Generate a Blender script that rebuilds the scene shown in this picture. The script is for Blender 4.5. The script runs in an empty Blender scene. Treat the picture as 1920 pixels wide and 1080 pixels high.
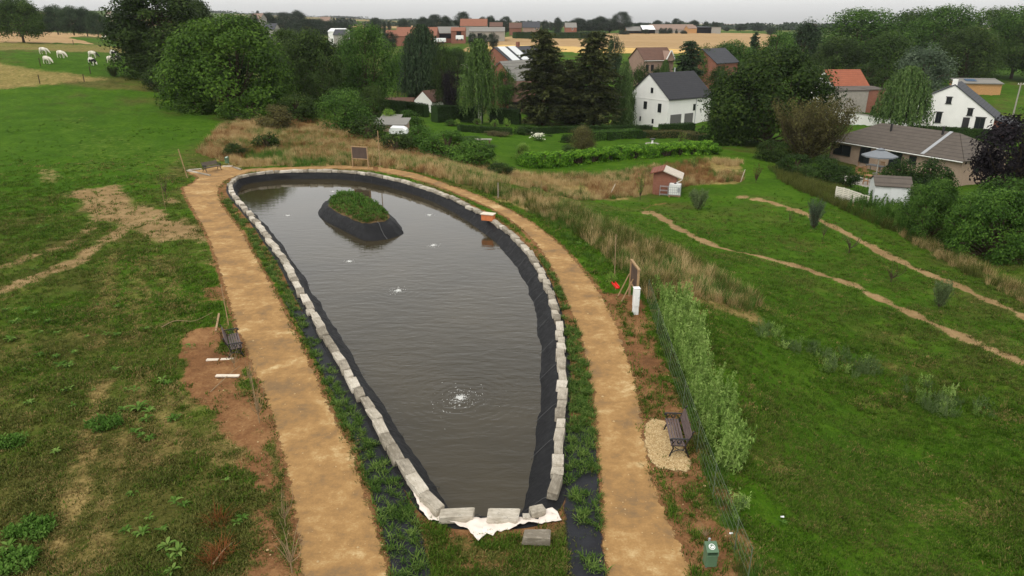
import bpy, bmesh, math, random
import numpy as np
from mathutils import Vector, Matrix
random.seed(5); rng = np.random.default_rng(11)
scene = bpy.context.scene
C = scene.collection

# ------------------------------------------------------------------ camera, sky, sun, exposure
FPX, CAM_H = 1300.0, 11.0
TH = math.atan(495.0 / FPX)
ST, CT = math.sin(TH), math.cos(TH)
cam_d = bpy.data.cameras.new('camera'); cam = bpy.data.objects.new('camera', cam_d); C.objects.link(cam)
cam.location = (0, 0, CAM_H); cam.rotation_euler = (math.pi / 2 - TH, 0, 0)
cam_d.sensor_width = 36; cam_d.sensor_fit = 'HORIZONTAL'; cam_d.lens = 36 * FPX / 1920
cam_d.clip_start = 0.2; cam_d.clip_end = 12000
scene.camera = cam

SUN_EL, SUN_AZ = math.radians(52), math.radians(215)      # azimuth from +Y clockwise: sun behind the camera, to the left
world = bpy.data.worlds.new('World'); scene.world = world; world.use_nodes = True
wt = world.node_tree; wt.nodes.clear()
sky = wt.nodes.new('ShaderNodeTexSky'); sky.sky_type = 'NISHITA'; sky.sun_disc = False
sky.sun_elevation = SUN_EL; sky.sun_rotation = SUN_AZ
sky.air_density = 1.0; sky.dust_density = 4.0; sky.ozone_density = 1.0
bw = wt.nodes.new('ShaderNodeHueSaturation'); bw.inputs['Saturation'].default_value = 0.1   # overcast: the sky's blue is covered
gm = wt.nodes.new('ShaderNodeGamma'); gm.inputs['Gamma'].default_value = 0.40                # cloud evens out the sky
mul = wt.nodes.new('ShaderNodeMix'); mul.data_type = 'RGBA'; mul.blend_type = 'MULTIPLY'; mul.inputs[0].default_value = 1
mul.inputs[7].default_value = (5.2, 5.17, 5.06, 1)
bg = wt.nodes.new('ShaderNodeBackground'); bg.inputs['Strength'].default_value = 0.15
wo = wt.nodes.new('ShaderNodeOutputWorld')
wt.links.new(sky.outputs[0], bw.inputs['Color']); wt.links.new(bw.outputs[0], gm.inputs['Color'])
wt.links.new(gm.outputs[0], mul.inputs[6]); wt.links.new(mul.outputs[2], bg.inputs['Color']); wt.links.new(bg.outputs[0], wo.inputs[0])
sd = bpy.data.lights.new('sun', 'SUN'); sd.energy = .85; sd.angle = math.radians(18); sd.color = (1, 0.95, 0.88)
so = bpy.data.objects.new('sun', sd); C.objects.link(so)
dv = Vector((math.sin(SUN_AZ) * math.cos(SUN_EL), math.cos(SUN_AZ) * math.cos(SUN_EL), math.sin(SUN_EL)))
so.rotation_euler = (-dv).to_track_quat('-Z', 'Y').to_euler(); so.location = (0, 0, 60)
scene.view_settings.view_transform = 'Standard'; scene.view_settings.look = 'None'
scene.view_settings.exposure = 0.0; scene.view_settings.gamma = 1.0; scene.view_settings.use_curve_mapping = False
scene.cycles.use_denoising = True
scene.cycles.max_bounces = 6; scene.cycles.diffuse_bounces = 3; scene.cycles.glossy_bounces = 3
scene.cycles.transparent_max_bounces = 8; scene.cycles.volume_bounces = 0

# ------------------------------------------------------------------ pixel -> direction, and the lie of the land
def rdir(px, py):
    a, b = (px - 960) / FPX, (540 - py) / FPX
    return np.array([a, CT + b * ST, -ST + b * CT])
def at(px, py, Y):                       # the point of that ray at world depth Y
    d = rdir(px, py); return np.array([0, 0, CAM_H]) + d * (Y / d[1])
def onz(px, py, z):                      # the point of that ray on the level z
    d = rdir(px, py); return np.array([0, 0, CAM_H]) + d * ((z - CAM_H) / d[2])
UC = 4.2
def uv_of(x, y): return x / (np.maximum(y, -2) + UC), np.log(np.maximum(y, -2) + UC)

flat = [(0,1079),(0,850),(0,700),(0,550),(0,430),(150,430),(200,330),(330,330),(520,312),(700,306),(820,330),(940,380),(1040,440),(1120,500),
        (1180,600),(1230,800),(1300,1079),(960,1079),(500,700),(500,900),(200,800),(750,500),(-350,900),(-500,600),(-400,420),(440,230)]
cps = [onz(a, b, 0.0) for a, b in flat]
deep = [(0,165,104),(250,160,112),(80,100,140),(200,110,140),(40,80,190),(130,66,260),(200,73,300),(-300,100,140),(-400,60,260),(-500,170,104),
        (1250,368,65),(1100,372,62),(1600,600,31),(1900,1050,13.9),(1500,1079,12.9),(1900,690,25.3),(1500,800,21.2),(1450,480,42),(1380,360,66),(1800,505,42),(1560,365,64),(2300,600,33),(2400,1000,15),
        (1200,308,80),(960,312,74),(1340,292,84),(1150,268,100),(1100,240,122),(895,232,120),(1250,239,130),(1180,236,136),(1650,335,82),(1790,345,80),(1800,244,122),(1950,250,122),
        (720,285,70),(560,240,82),(740,243,92),(765,207,140),(1365,170,175),(1580,205,145),(1830,180,165),(1700,165,185),(2200,200,150),(2600,300,90),
        (1300,97,300),(1100,95,300),(1300,63,500),(1100,66,500),(980,85,330),(840,72,380),(700,80,380),(540,75,400),(960,140,220),(1500,80,420),(1900,95,400),(2300,80,420),
        (425,24,2600),(560,33,2600),(700,36,2600),(900,44,2600),(1100,48,2600),(1500,51,2600),(1900,51,2600),(2500,50,2600),(0,22,2600),(-600,22,2600),(300,45,800),(600,52,800),(900,50,800),(1300,56,800),(1700,58,800),(2300,58,800),(-300,40,800)]
cps += [at(a, b, y) for a, b, y in deep]
cps = np.array(cps)
cu, cv = uv_of(cps[:, 0], cps[:, 1]); cv = cv * 0.8
def _U(r2): return np.where(r2 > 1e-12, r2 * np.log(np.maximum(r2, 1e-12)), 0)
n_ = len(cps); K = _U((cu[:, None] - cu) ** 2 + (cv[:, None] - cv) ** 2) + np.eye(n_) * 2e-4
Pm = np.c_[np.ones(n_), cu, cv]
A_ = np.block([[K, Pm], [Pm.T, np.zeros((3, 3))]])
wts = np.linalg.solve(A_, np.r_[cps[:, 2], np.zeros(3)])
def vn(x, y, freq, seed):                # value noise, -1..1
    t = np.random.default_rng(seed).random((64, 64)) * 2 - 1
    X, Y = np.asarray(x) * freq + seed * 3.7, np.asarray(y) * freq + seed * 1.3
    i, j = np.floor(X).astype(int), np.floor(Y).astype(int); fx, fy = X - i, Y - j
    fx, fy = fx * fx * (3 - 2 * fx), fy * fy * (3 - 2 * fy)
    g = lambda a, b: t[a % 64, b % 64]
    return (g(i, j) * (1 - fx) + g(i + 1, j) * fx) * (1 - fy) + (g(i, j + 1) * (1 - fx) + g(i + 1, j + 1) * fx) * fy
def fbm(x, y, freq, seed, octv=4): return sum(vn(x, y, freq * 2 ** k, seed + k) / 2 ** k for k in range(octv))
def sstep(a, b, x):
    t = np.clip((x - a) / (b - a), 0, 1); return t * t * (3 - 2 * t)
def h_raw(x, y):
    x, y = np.asarray(x, float), np.asarray(y, float); sh = x.shape; x, y = x.ravel(), y.ravel(); out = np.empty(x.size)
    for s in range(0, x.size, 60000):
        u, v = uv_of(x[s:s + 60000], y[s:s + 60000]); v = v * 0.8
        out[s:s + 60000] = _U((u[:, None] - cu) ** 2 + (v[:, None] - cv) ** 2) @ wts[:n_] + wts[n_] + wts[n_ + 1] * u + wts[n_ + 2] * v
    return out.reshape(sh)

def crom(pts, n=8, closed=False):        # Catmull-Rom through points
    P = np.array(pts, float); m = len(P); out = []
    for i in range(m if closed else m - 1):
        g = (lambda k: P[k % m]) if closed else (lambda k: P[min(max(k, 0), m - 1)])
        p0, p1, p2, p3 = g(i - 1), g(i), g(i + 1), g(i + 2)
        for t in np.linspace(0, 1, n, endpoint=False):
            out.append(.5 * ((2 * p1) + (-p0 + p2) * t + (2 * p0 - 5 * p1 + 4 * p2 - p3) * t * t + (-p0 + 3 * p1 - 3 * p2 + p3) * t ** 3))
    if not closed: out.append(P[-1])
    return np.array(out)
def seg_dist(x, y, poly, closed=False):
    d = np.full(x.shape, 1e9); m = len(poly)
    for i in range(m if closed else m - 1):
        a, b = poly[i], poly[(i + 1) % m]; ab = b - a; L2 = max(ab @ ab, 1e-9)
        t = np.clip(((x - a[0]) * ab[0] + (y - a[1]) * ab[1]) / L2, 0, 1)
        d = np.minimum(d, (x - a[0] - t * ab[0]) ** 2 + (y - a[1] - t * ab[1]) ** 2)
    return np.sqrt(d)
def inside(x, y, poly):
    r = np.zeros(x.shape, bool); m = len(poly)
    for i in range(m):
        (x1, y1), (x2, y2) = poly[i], poly[(i + 1) % m]
        if y1 == y2: continue
        r ^= ((y1 > y) != (y2 > y)) & (x < (x2 - x1) * (y - y1) / (y2 - y1) + x1)
    return r
def sdist(x, y, poly, reach=6.0):        # positive inside; only exact near the outline
    x, y = np.asarray(x, float), np.asarray(y, float); out = np.full(x.shape, -float(reach))
    lo, hi = poly.min(0) - reach, poly.max(0) + reach
    k = (x > lo[0]) & (x < hi[0]) & (y > lo[1]) & (y < hi[1])
    if k.any():
        d = seg_dist(x[k], y[k], poly, True); out[k] = np.where(inside(x[k], y[k], poly), d, -d)
    return out

RIM_PX = [(433,352),(437,340),(448,332),(480,325.5),(530,321),(590,320),(640,321),(690,326),(740,336),(790,350),(840,368),(880,388),(917,409),(950,433),(980,462),(1001,490),(1018,522),(1032,560),
          (1043,600),(1048,640),(1051,680),(1051,720),(1048,770),(1044,815),(1043,860),(1040,897),(1029,934),(1005,957),(970,964),(930,966),(890,966),(855,964),(824,953),(802,934),(787,912),(772,888),
          (754,858),(735,832),(714,798),(695,765),(675,735),(655,700),(637,670),(619,638),(600,605),(580,572),(560,537),(538,495),(514,460),(489,425),(465,395),(444,372)]
RIM = crom([onz(a, b, 0.15)[:2] for a, b in RIM_PX], 6, True)
_lo, _hi = RIM.min(0) - 14, RIM.max(0) + 14; _st = .2       # distance to the rim, looked up in a table
_tx, _ty = np.arange(_lo[0], _hi[0], _st), np.arange(_lo[1], _hi[1], _st)
_ri = RIM[::2]; _T = sdist(*np.meshgrid(_tx, _ty, indexing='ij'), _ri, 14.0)
def rim_sd(x, y):
    x, y = np.asarray(x, float), np.asarray(y, float); fx, fy = (x - _lo[0]) / _st, (y - _lo[1]) / _st
    ok = (fx > 0) & (fy > 0) & (fx < len(_tx) - 2) & (fy < len(_ty) - 2)
    fx, fy = np.where(ok, fx, 1), np.where(ok, fy, 1); i, j = fx.astype(int), fy.astype(int); a, b = fx - i, fy - j
    v = (_T[i, j] * (1 - a) + _T[i + 1, j] * a) * (1 - b) + (_T[i, j + 1] * (1 - a) + _T[i + 1, j + 1] * a) * b
    return np.where(ok, v, -14.0)
def h0(x, y):                            # ground before the pond is dug
    x, y = np.asarray(x, float), np.asarray(y, float)
    h = h_raw(x, y); d = -rim_sd(x, y)
    h = h * sstep(3.0, 12.0, d)
    return h
def H1(x, y): return float(h0(np.array([x]), np.array([y]))[0])
_ys = np.concatenate([np.arange(6, 80, .5), np.geomspace(80, 4000, 260)])
def gnd(px, py):                         # where that ray first meets the ground
    d = rdir(px, py); t = _ys / d[1]; z = CAM_H + d[2] * t; x = d[0] * t
    f = z - h0(x, _ys); k = np.where(f <= 0)[0]
    if len(k) == 0 or k[0] == 0: i = len(_ys) - 1 if len(k) == 0 else 1
    else: i = k[0]
    a = f[i - 1] / (f[i - 1] - f[i]) if f[i - 1] != f[i] else 1
    y = _ys[i - 1] + min(max(a, 0), 1) * (_ys[i] - _ys[i - 1]); x = d[0] / d[1] * y
    return np.array([x, y, H1(x, y)])
def col(px, Y):                          # ground point at depth Y in the column of pixel px (py irrelevant)
    z = 0.0
    for _ in range(6):
        zc = Y * CT + (CAM_H - z) * ST; x = (px - 960) / FPX * zc; z = H1(x, Y)
    return np.array([x, Y, z]), zc
def gpoly(pts): return np.array([gnd(a, b)[:2] for a, b in pts])

# ------------------------------------------------------------------ scene-graph helpers
def link(o): C.objects.link(o); return o
def tag(o, label=None, cat=None, group=None, kind=None):
    if label: o['label'] = label
    if cat: o['category'] = cat
    if group: o['group'] = group
    if kind: o['kind'] = kind
    return o
def thing(name, label, cat, loc=(0, 0, 0), rz=0, group=None):
    o = link(bpy.data.objects.new(name, None)); o.location = loc; o.rotation_euler = (0, 0, rz); o.empty_display_size = .2
    return tag(o, label, cat, group)
def mobj(name, me, mat=None, parent=None):
    o = link(bpy.data.objects.new(name, me))
    if mat is not None and len(me.materials) == 0: me.materials.append(mat)
    if parent is not None: o.parent = parent
    return o
def copy_tree(o, parent=None):
    c = o.copy(); C.objects.link(c); c.parent = parent
    for ch in o.children: copy_tree(ch, c)
    return c
def npmesh(name, V, Fq, smooth=False, attrs=None):   # faces as an (n,4) or (n,3) array
    V = np.asarray(V, np.float32); Fq = np.asarray(Fq, np.int32); me = bpy.data.meshes.new(name)
    n, k = Fq.shape
    me.vertices.add(len(V)); me.vertices.foreach_set('co', V.ravel())
    me.loops.add(n * k); me.loops.foreach_set('vertex_index', Fq.ravel())
    me.polygons.add(n); me.polygons.foreach_set('loop_start', np.arange(0, n * k, k, dtype=np.int32))
    me.polygons.foreach_set('use_smooth', np.full(n, smooth, bool))
    for an, (dom, arr) in (attrs or {}).items():
        a = me.attributes.new(an, 'FLOAT', dom); a.data.foreach_set('value', np.asarray(arr, np.float32).ravel())
    me.update(calc_edges=True); return me

class MB:                                # collects boxes, tubes and prisms into one mesh
    def __init__(s): s.v, s.f = [], []
    def add(s, vs, fs):
        o = len(s.v); s.v += [tuple(map(float, v)) for v in vs]; s.f += [tuple(i + o for i in f) for f in fs]; return s
    def box(s, c, d, M=None):
        x, y, z = d[0] / 2, d[1] / 2, d[2] / 2
        vs = [Vector((a * x, b * y, e * z)) for a in (-1, 1) for b in (-1, 1) for e in (-1, 1)]
        if M is not None: vs = [M @ v for v in vs]
        vs = [v + Vector(c) for v in vs]
        return s.add(vs, [(0, 1, 3, 2), (4, 6, 7, 5), (0, 4, 5, 1), (2, 3, 7, 6), (0, 2, 6, 4), (1, 5, 7, 3)])
    def tube(s, pts, r, n=6, caps=True):
        P = [Vector(p) for p in pts]; rs = r if hasattr(r, '__len__') else [r] * len(P); rings = []
        up = Vector((0.13, 0.21, 1)).normalized()
        for i, p in enumerate(P):
            t = (P[min(i + 1, len(P) - 1)] - P[max(i - 1, 0)]).normalized()
            a = t.cross(up)
            if a.length < 1e-3: a = t.cross(Vector((1, 0, 0)))
            a.normalize(); b = t.cross(a)
            rings.append([p + (a * math.cos(2 * math.pi * k / n) + b * math.sin(2 * math.pi * k / n)) * rs[i] for k in range(n)])
        fs = []
        for i in range(len(P) - 1):
            for k in range(n): fs.append((i * n + k, i * n + (k + 1) % n, (i + 1) * n + (k + 1) % n, (i + 1) * n + k))
        if caps: fs += [tuple(range(n - 1, -1, -1)), tuple(range((len(P) - 1) * n, len(P) * n))]
        return s.add([v for rg in rings for v in rg], fs)
    def prism(s, outline, axis, a, b):   # 2-D outline extruded along an axis from a to b
        n = len(outline)
        def mk(p, t): return {'x': (t, p[0], p[1]), 'y': (p[0], t, p[1]), 'z': (p[0], p[1], t)}[axis]
        vs = [mk(p, a) for p in outline] + [mk(p, b) for p in outline]
        return s.add(vs, [tuple(range(n)), tuple(range(2 * n - 1, n - 1, -1))] + [(i, i + n, (i + 1) % n + n, (i + 1) % n) for i in range(n)])
    def mesh(s, name='part', smooth=False, bevel=0):
        me = bpy.data.meshes.new(name); me.from_pydata(s.v, [], s.f)
        bm = bmesh.new(); bm.from_mesh(me); bmesh.ops.recalc_face_normals(bm, faces=bm.faces)
        if bevel: bmesh.ops.bevel(bm, geom=list(bm.edges), offset=bevel, segments=1, affect='EDGES', profile=.5, clamp_overlap=True)
        bm.to_mesh(me); bm.free()
        if smooth: me.polygons.foreach_set('use_smooth', [True] * len(me.polygons))
        me.update(); return me
    def build(s, name, mat, parent=None, smooth=False, bevel=0): return mobj(name, s.mesh(name, smooth, bevel), mat, parent)

# ------------------------------------------------------------------ materials
def lin(r, g, b): return tuple(((c / 255) / 12.92 if c / 255 <= .04045 else ((c / 255 + .055) / 1.055) ** 2.4) for c in (r, g, b)) + (1,)
class NT:
    def __init__(s, name):
        s.m = bpy.data.materials.new(name); s.m.use_nodes = True; s.t = s.m.node_tree; s.t.nodes.clear()
        s.out = s.n('ShaderNodeOutputMaterial'); s.p = s.n('ShaderNodeBsdfPrincipled'); s.l(s.p.outputs[0], s.out.inputs[0]); s._tc = None
    def n(s, ty, **kw):
        nd = s.t.nodes.new(ty)
        for k, v in kw.items(): setattr(nd, k, v)
        return nd
    def l(s, a, b): s.t.links.new(a, b)
    def coord(s, which='Object'):
        if s._tc is None: s._tc = s.n('ShaderNodeTexCoord')
        return s._tc.outputs[which]
    def geo(s): return s.n('ShaderNodeNewGeometry').outputs['Position']
    def map(s, vec, scale=(1, 1, 1), rot=(0, 0, 0)):
        m = s.n('ShaderNodeMapping'); m.inputs['Scale'].default_value = scale; m.inputs['Rotation'].default_value = rot; s.l(vec, m.inputs['Vector']); return m.outputs[0]
    def noise(s, vec, scale, detail=4, rough=.55, dist=0):
        q = s.n('ShaderNodeTexNoise'); q.inputs['Scale'].default_value = scale; q.inputs['Detail'].default_value = detail
        q.inputs['Roughness'].default_value = rough; q.inputs['Distortion'].default_value = dist; s.l(vec, q.inputs['Vector']); return q.outputs['Fac']
    def attr(s, name): a = s.n('ShaderNodeAttribute', attribute_name=name); return a.outputs['Fac']
    def math(s, op, a, b=None, c=None, clamp=False):
        q = s.n('ShaderNodeMath', operation=op, use_clamp=clamp)
        for i, v in enumerate((a, b, c)):
            if v is None: continue
            if isinstance(v, (int, float)): q.inputs[i].default_value = v
            else: s.l(v, q.inputs[i])
        return q.outputs[0]
    def rng(s, v, a, b, c=0, d=1):
        q = s.n('ShaderNodeMapRange', interpolation_type='SMOOTHSTEP'); s.l(v, q.inputs[0])
        for i, x in enumerate((a, b, c, d)): q.inputs[i + 1].default_value = x
        return q.outputs[0]
    def ramp(s, v, stops):
        q = s.n('ShaderNodeValToRGB'); e = q.color_ramp.elements
        while len(e) < len(stops): e.new(.5)
        for i, (p, c) in enumerate(stops): e[i].position = p; e[i].color = c
        s.l(v, q.inputs[0]); return q.outputs[0]
    def mix(s, f, a, b, mode='MIX'):
        q = s.n('ShaderNodeMix', data_type='RGBA', blend_type=mode)
        for i, v in ((0, f), (6, a), (7, b)):
            if isinstance(v, (int, float, tuple)): q.inputs[i].default_value = v
            else: s.l(v, q.inputs[i])
        return q.outputs[2]
    def col(s, c):
        if isinstance(c, tuple): s.p.inputs['Base Color'].default_value = c
        else: s.l(c, s.p.inputs['Base Color'])
        return s
    def rough(s, r, spec=.3):
        if isinstance(r, (int, float)): s.p.inputs['Roughness'].default_value = r
        else: s.l(r, s.p.inputs['Roughness'])
        s.p.inputs['Specular IOR Level'].default_value = spec; return s
    def bump(s, h, strength=.5, dist=.05):
        b = s.n('ShaderNodeBump'); b.inputs['Strength'].default_value = strength; b.inputs['Distance'].default_value = dist
        s.l(h, b.inputs['Height']); s.l(b.outputs[0], s.p.inputs['Normal']); return s
M = {}
def simple(name, c, rough=.7, spec=.3, var=.25, scale=8, bump=.15, c2=None, metal=0):
    t = NT(name); f = t.noise(t.coord(), scale, 5, .65)
    dark = tuple(x * (1 - var) for x in c[:3]) + (1,); lite = c2 or tuple(min(1, x * (1 + var)) for x in c[:3]) + (1,)
    t.col(t.ramp(f, [(.3, dark), (.7, lite)])).rough(rough, spec)
    if metal: t.p.inputs['Metallic'].default_value = metal
    if bump: t.bump(t.noise(t.coord(), scale * 6, 4), bump, .02)
    M[name] = t.m; return t.m
def leafmat(name, dark, mid, lite, trans=.38, rough=.55):
    t = NT(name); r = t.attr('rnd'); k = t.attr('clump')
    oi = t.n('ShaderNodeObjectInfo').outputs['Random']
    v = t.math('ADD', t.math('MULTIPLY', r, .4), t.math('ADD', t.math('MULTIPLY', k, .5), t.math('MULTIPLY', oi, .1)))
    c = t.ramp(v, [(.15, dark), (.5, mid), (.9, lite)])
    t.col(c).rough(rough, .08)
    tr = t.n('ShaderNodeBsdfTranslucent'); t.l(c, tr.inputs[0]); mx = t.n('ShaderNodeMixShader'); mx.inputs[0].default_value = trans
    t.l(t.p.outputs[0], mx.inputs[1]); t.l(tr.outputs[0], mx.inputs[2]); t.l(mx.outputs[0], t.out.inputs[0])
    M[name] = t.m; return t.m
# ------------------------------------------------------------------ ground sheet
LP_L = [(343,352),(350,372),(372,410),(393,450),(410,500),(424,545),(437,590),(455,640),(475,690),(497,740),(516,800),(533,860),(548,940),(558,1010),(566,1079),(570,1150)]
LP_R = [(440,329),(414,346),(409,362),(416,385),(434,410),(456,440),(477,480),(500,520),(521,560),(546,610),(571,660),(598,720),(626,780),(652,830),(676,900),(696,960),(713,1020),(728,1079),(738,1150)]
RP_L = [(700,319),(760,331),(810,345),(862,365),(935,398),(985,436),(1022,480),(1052,540),(1077,600),(1096,660),(1109,720),(1118,790),(1124,860),(1128,940),(1131,1010),(1138,1079),(1142,1150)]
RP_R = [(700,312),(765,322),(830,343),(900,368),(950,391),(1000,420),(1042,452),(1077,488),(1112,532),(1141,580),(1166,640),(1186,700),(1199,760),(1209,830),(1224,900),(1247,960),(1275,1020),(1297,1079),(1312,1150)]
def strip_poly(a, b): return np.r_[crom(gpoly(a), 4), crom(gpoly(b), 4)[::-1]]
LPATH, RPATH = strip_poly(LP_L, LP_R), strip_poly(RP_L, RP_R)
PAD = crom(gpoly([(352,322),(378,318),(408,313),(432,311),(447,317),(460,322),(440,331),(400,340),(345,356),(372,334)]), 3, True)
BACK = gpoly([(440,329),(470,323),(560,318),(640,316),(700,319),(700,313),(640,311),(560,313),(480,316),(445,320)])
GRAVEL = crom(gpoly([(1214,790),(1235,788),(1262,800),(1276,830),(1294,868),(1290,884),(1245,881),(1222,868),(1210,830)]), 5, True)
GEO_L = np.r_[crom(gpoly([(530,560),(560,610),(588,665),(620,730),(655,800),(680,870),(705,950),(720,1010),(735,1079),(745,1150)]), 3), crom(gpoly([(575,590),(602,640),(640,705),(680,775),(715,835),(745,890),(768,940),(785,985),(800,1040),(808,1079),(815,1150)]), 3)[::-1]]
GEO_R = np.r_[crom(gpoly([(1064,800),(1064,850),(1062,900),(1058,950),(1062,1000),(1064,1079),(1070,1150)]), 3), crom(gpoly([(1110,800),(1118,850),(1122,900),(1125,950),(1128,1010),(1136,1079),(1140,1150)]), 3)[::-1]]

us = np.r_[np.linspace(-1.5, -.78, 18, endpoint=False), np.linspace(-.78, .78, 430), np.linspace(.78, 1.5, 19)[1:]]
ys = [3.0]
while ys[-1] < 62: ys.append(ys[-1] + .0043 * ys[-1] + .03)
while ys[-1] < 4200: ys.append(ys[-1] * 1.02)
ys = np.array(ys)
GX = us[None, :] * (ys[:, None] + UC); GY = np.repeat(ys[:, None], len(us), 1)
NR, NC = GX.shape
RSD = rim_sd(GX, GY)
GH = h0(GX, GY)
LSD, PSD, BSD = sdist(GX, GY, LPATH, 5), sdist(GX, GY, PAD, 3), sdist(GX, GY, BACK, 3)
LSD = np.maximum(LSD, np.maximum(PSD, BSD)); RPSD = sdist(GX, GY, RPATH, 5)
GSD, GLS, GRS = sdist(GX, GY, GRAVEL, 3), sdist(GX, GY, GEO_L, 3), sdist(GX, GY, GEO_R, 3)
smooth_area = np.maximum.reduce([sstep(-.5, .1, LSD), sstep(-.5, .1, RPSD), sstep(-.4, .1, RSD + .5), sstep(-.4, 0, GSD)])
rough_amp = np.clip(.035 + .0006 * GY, 0, .12) * (1 - smooth_area * .85)
GH = GH + fbm(GX, GY, 1.3, 21, 3) * rough_amp + fbm(GX, GY, .25, 5, 2) * .05 * (1 - smooth_area)
GH_ground = GH.copy()
GH = GH - 1.3 * sstep(0.02, .30, RSD)
def poly_mask(pts, soft, noise_amp=.6, freq=.6, seed=3):
    p = gpoly(pts); R = max(3, soft * 2 + noise_amp * 2); lo, hi = p.min(0) - R, p.max(0) + R
    k = (GX > lo[0]) & (GX < hi[0]) & (GY > lo[1]) & (GY < hi[1]); out = np.zeros(GX.shape); x, y = GX[k], GY[k]
    out[k] = sstep(-soft, soft, sdist(x, y, p, R) + fbm(x, y, freq, seed, 3) * noise_amp); return out
def line_mask(pts, w, soft, seed=7):
    p = crom(gpoly(pts), 6); lo, hi = p.min(0) - 6, p.max(0) + 6
    k = (GX > lo[0]) & (GX < hi[0]) & (GY > lo[1]) & (GY < hi[1]); out = np.zeros(GX.shape)
    d = seg_dist(GX[k], GY[k], p); out[k] = sstep(w + soft, w - soft, d + fbm(GX[k], GY[k], .9, seed, 3) * soft * .8); return out
dirt = np.maximum.reduce([
    .85 * line_mask([(0,548),(60,522),(130,495),(175,468),(215,440),(250,415),(290,395)], .55, .35),
    .75 * line_mask([(0,500),(70,478),(130,455),(170,425),(200,395),(215,370)], .5, .4, 8),
    .9 * poly_mask([(135,358),(215,350),(255,378),(300,392),(330,412),(365,420),(395,455),(350,450),(300,450),(250,430),(210,425),(170,400)], .8),
    .8 * poly_mask([(320,370),(350,400),(385,450),(410,510),(380,480),(345,440),(330,400)], .6),
    .6 * poly_mask([(70,315),(110,325),(115,345),(80,340)], .6),
    1.4 * line_mask([(1212,400),(1222,398),(1275,430),(1340,460),(1440,486),(1560,520),(1650,560),(1750,606),(1850,652),(1940,692)], .36, .28, 12),
    1.35 * line_mask([(1330,370),(1380,369),(1440,378),(1500,396),(1560,424),(1640,466),(1720,506),(1800,540),(1930,596)], .38, .3, 14)])
soil = np.maximum.reduce([
    1.1 * poly_mask([(335,632),(405,612),(452,660),(476,720),(500,790),(530,870),(545,960),(556,1020),(566,1079),(566,1150),(440,1150),(470,1060),(470,960),(450,880),(425,800),(400,745),(355,725),(330,675)], .5, .6, .8),
    .7 * poly_mask([(400,430),(430,520),(440,600),(420,620),(405,560),(395,500)], .4),
    .9 * poly_mask([(1120,545),(1200,555),(1222,620),(1250,700),(1276,780),(1300,870),(1335,960),(1385,1079),(1400,1150),(1310,1150),(1250,970),(1215,860),(1190,720),(1165,640)], .35, .4, .9, 5),
    .85 * poly_mask([(1335,905),(1375,915),(1385,960),(1365,980),(1345,950)], .3, .3, 1), .85 * poly_mask([(1360,985),(1405,980),(1425,1040),(1400,1060),(1375,1030)], .3, .3, 1),
    .5 * poly_mask([(800,960),(960,1010),(1050,985),(1064,1079),(1070,1150),(800,1150)], .2, .4, 1.2, 9),
    .8 * poly_mask([(760,880),(785,930),(800,965),(790,985),(770,950),(745,890)], .2, .2, 1.2, 9),
    .9 * sstep(-.45, .05, LSD) , .9 * sstep(-.45, .05, RPSD), .8 * sstep(-.45, -.1, GSD), .75 * sstep(-1.0, -.5, RSD) * (1 - sstep(-.2, 0, RSD)),
    .0 * line_mask([(1212,400),(1222,398),(1275,430),(1340,460),(1440,486),(1560,520),(1650,560),(1750,606),(1850,652),(1940,692)], .26, .2, 12),
    .55 * line_mask([(1205,392),(1225,385),(1265,376)], .3, .2, 13),
    .0 * line_mask([(1330,370),(1380,369),(1440,378),(1500,396),(1560,424),(1640,466),(1720,506),(1800,540),(1930,596)], .3, .25, 14),
    .4 * line_mask([(1860,790),(1920,800)], .5, .4, 15)])
tan = np.maximum.reduce([
    .7 * poly_mask([(0,115),(60,128),(150,141),(205,147),(200,152),(90,160),(0,168),(-300,180),(-300,95)], 1.5, 1.5, .1),
    .6 * poly_mask([(-200,80),(190,84),(255,92),(255,102),(150,100),(0,95),(-200,92)], 4, 4, .05),
    .55 * line_mask([(192,640),(200,560),(212,470)], .45, .35, 31), .5 * line_mask([(255,640),(258,560),(265,490)], .45, .35, 32), .5 * line_mask([(330,600),(312,520),(300,480)], .5, .35, 33),
    .75 * line_mask([(190,720),(170,820),(155,900),(120,1000),(80,1079)], .35, .3, 34), .6 * line_mask([(260,700),(235,820),(215,900),(190,1000),(165,1079)], .35, .3, 35),
    .6 * poly_mask([(120,200),(340,290),(420,250),(420,300),(340,345),(250,330),(100,320)], 2, 2, .3) * .5])
tallz = [[(370,288),(415,238),(500,212),(640,238),(730,268),(800,290),(900,310),(960,325),(1210,318),(1340,298),(1395,305),(1392,340),(1290,350),(1205,368),(1060,372),(1000,350),(930,352),(860,345),(760,318),(600,312),(450,312)],
         [(880,348),(960,362),(1050,380),(1130,420),(1220,455),(1300,490),(1425,570),(1400,590),(1300,560),(1215,560),(1180,520),(1120,470),(1060,425),(990,395),(930,368)]]
for z in tallz: tan = np.maximum(tan, .8 * poly_mask(z, .8, 1.0, .4))
tan = np.maximum(tan, .6 * sstep(0.15, .85, fbm(GX, GY, .35, 41, 4)) * sstep(48, 12, GY) * (GX < 4))
tan = np.maximum(tan, .45 * sstep(.2, .9, fbm(GX * .9 + GY * .5, GY * 1.3 - GX * .6, .55, 43, 4)) * (GX > 4) * sstep(60, 15, GY))
lush = .62 + .35 * vn(GX, GY, .06, 51) + .3 * fbm(GX, GY, .3, 57, 3)
lush = lush + .45 * poly_mask([(-300,300),(-300,175),(0,168),(200,160),(330,175),(410,240),(370,290),(300,330),(200,345),(140,350),(0,420)], 3, 3, .1) - .35 * sstep(32, 12, GY) * (GX < 2) + .15 * (GX > 6)
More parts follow.
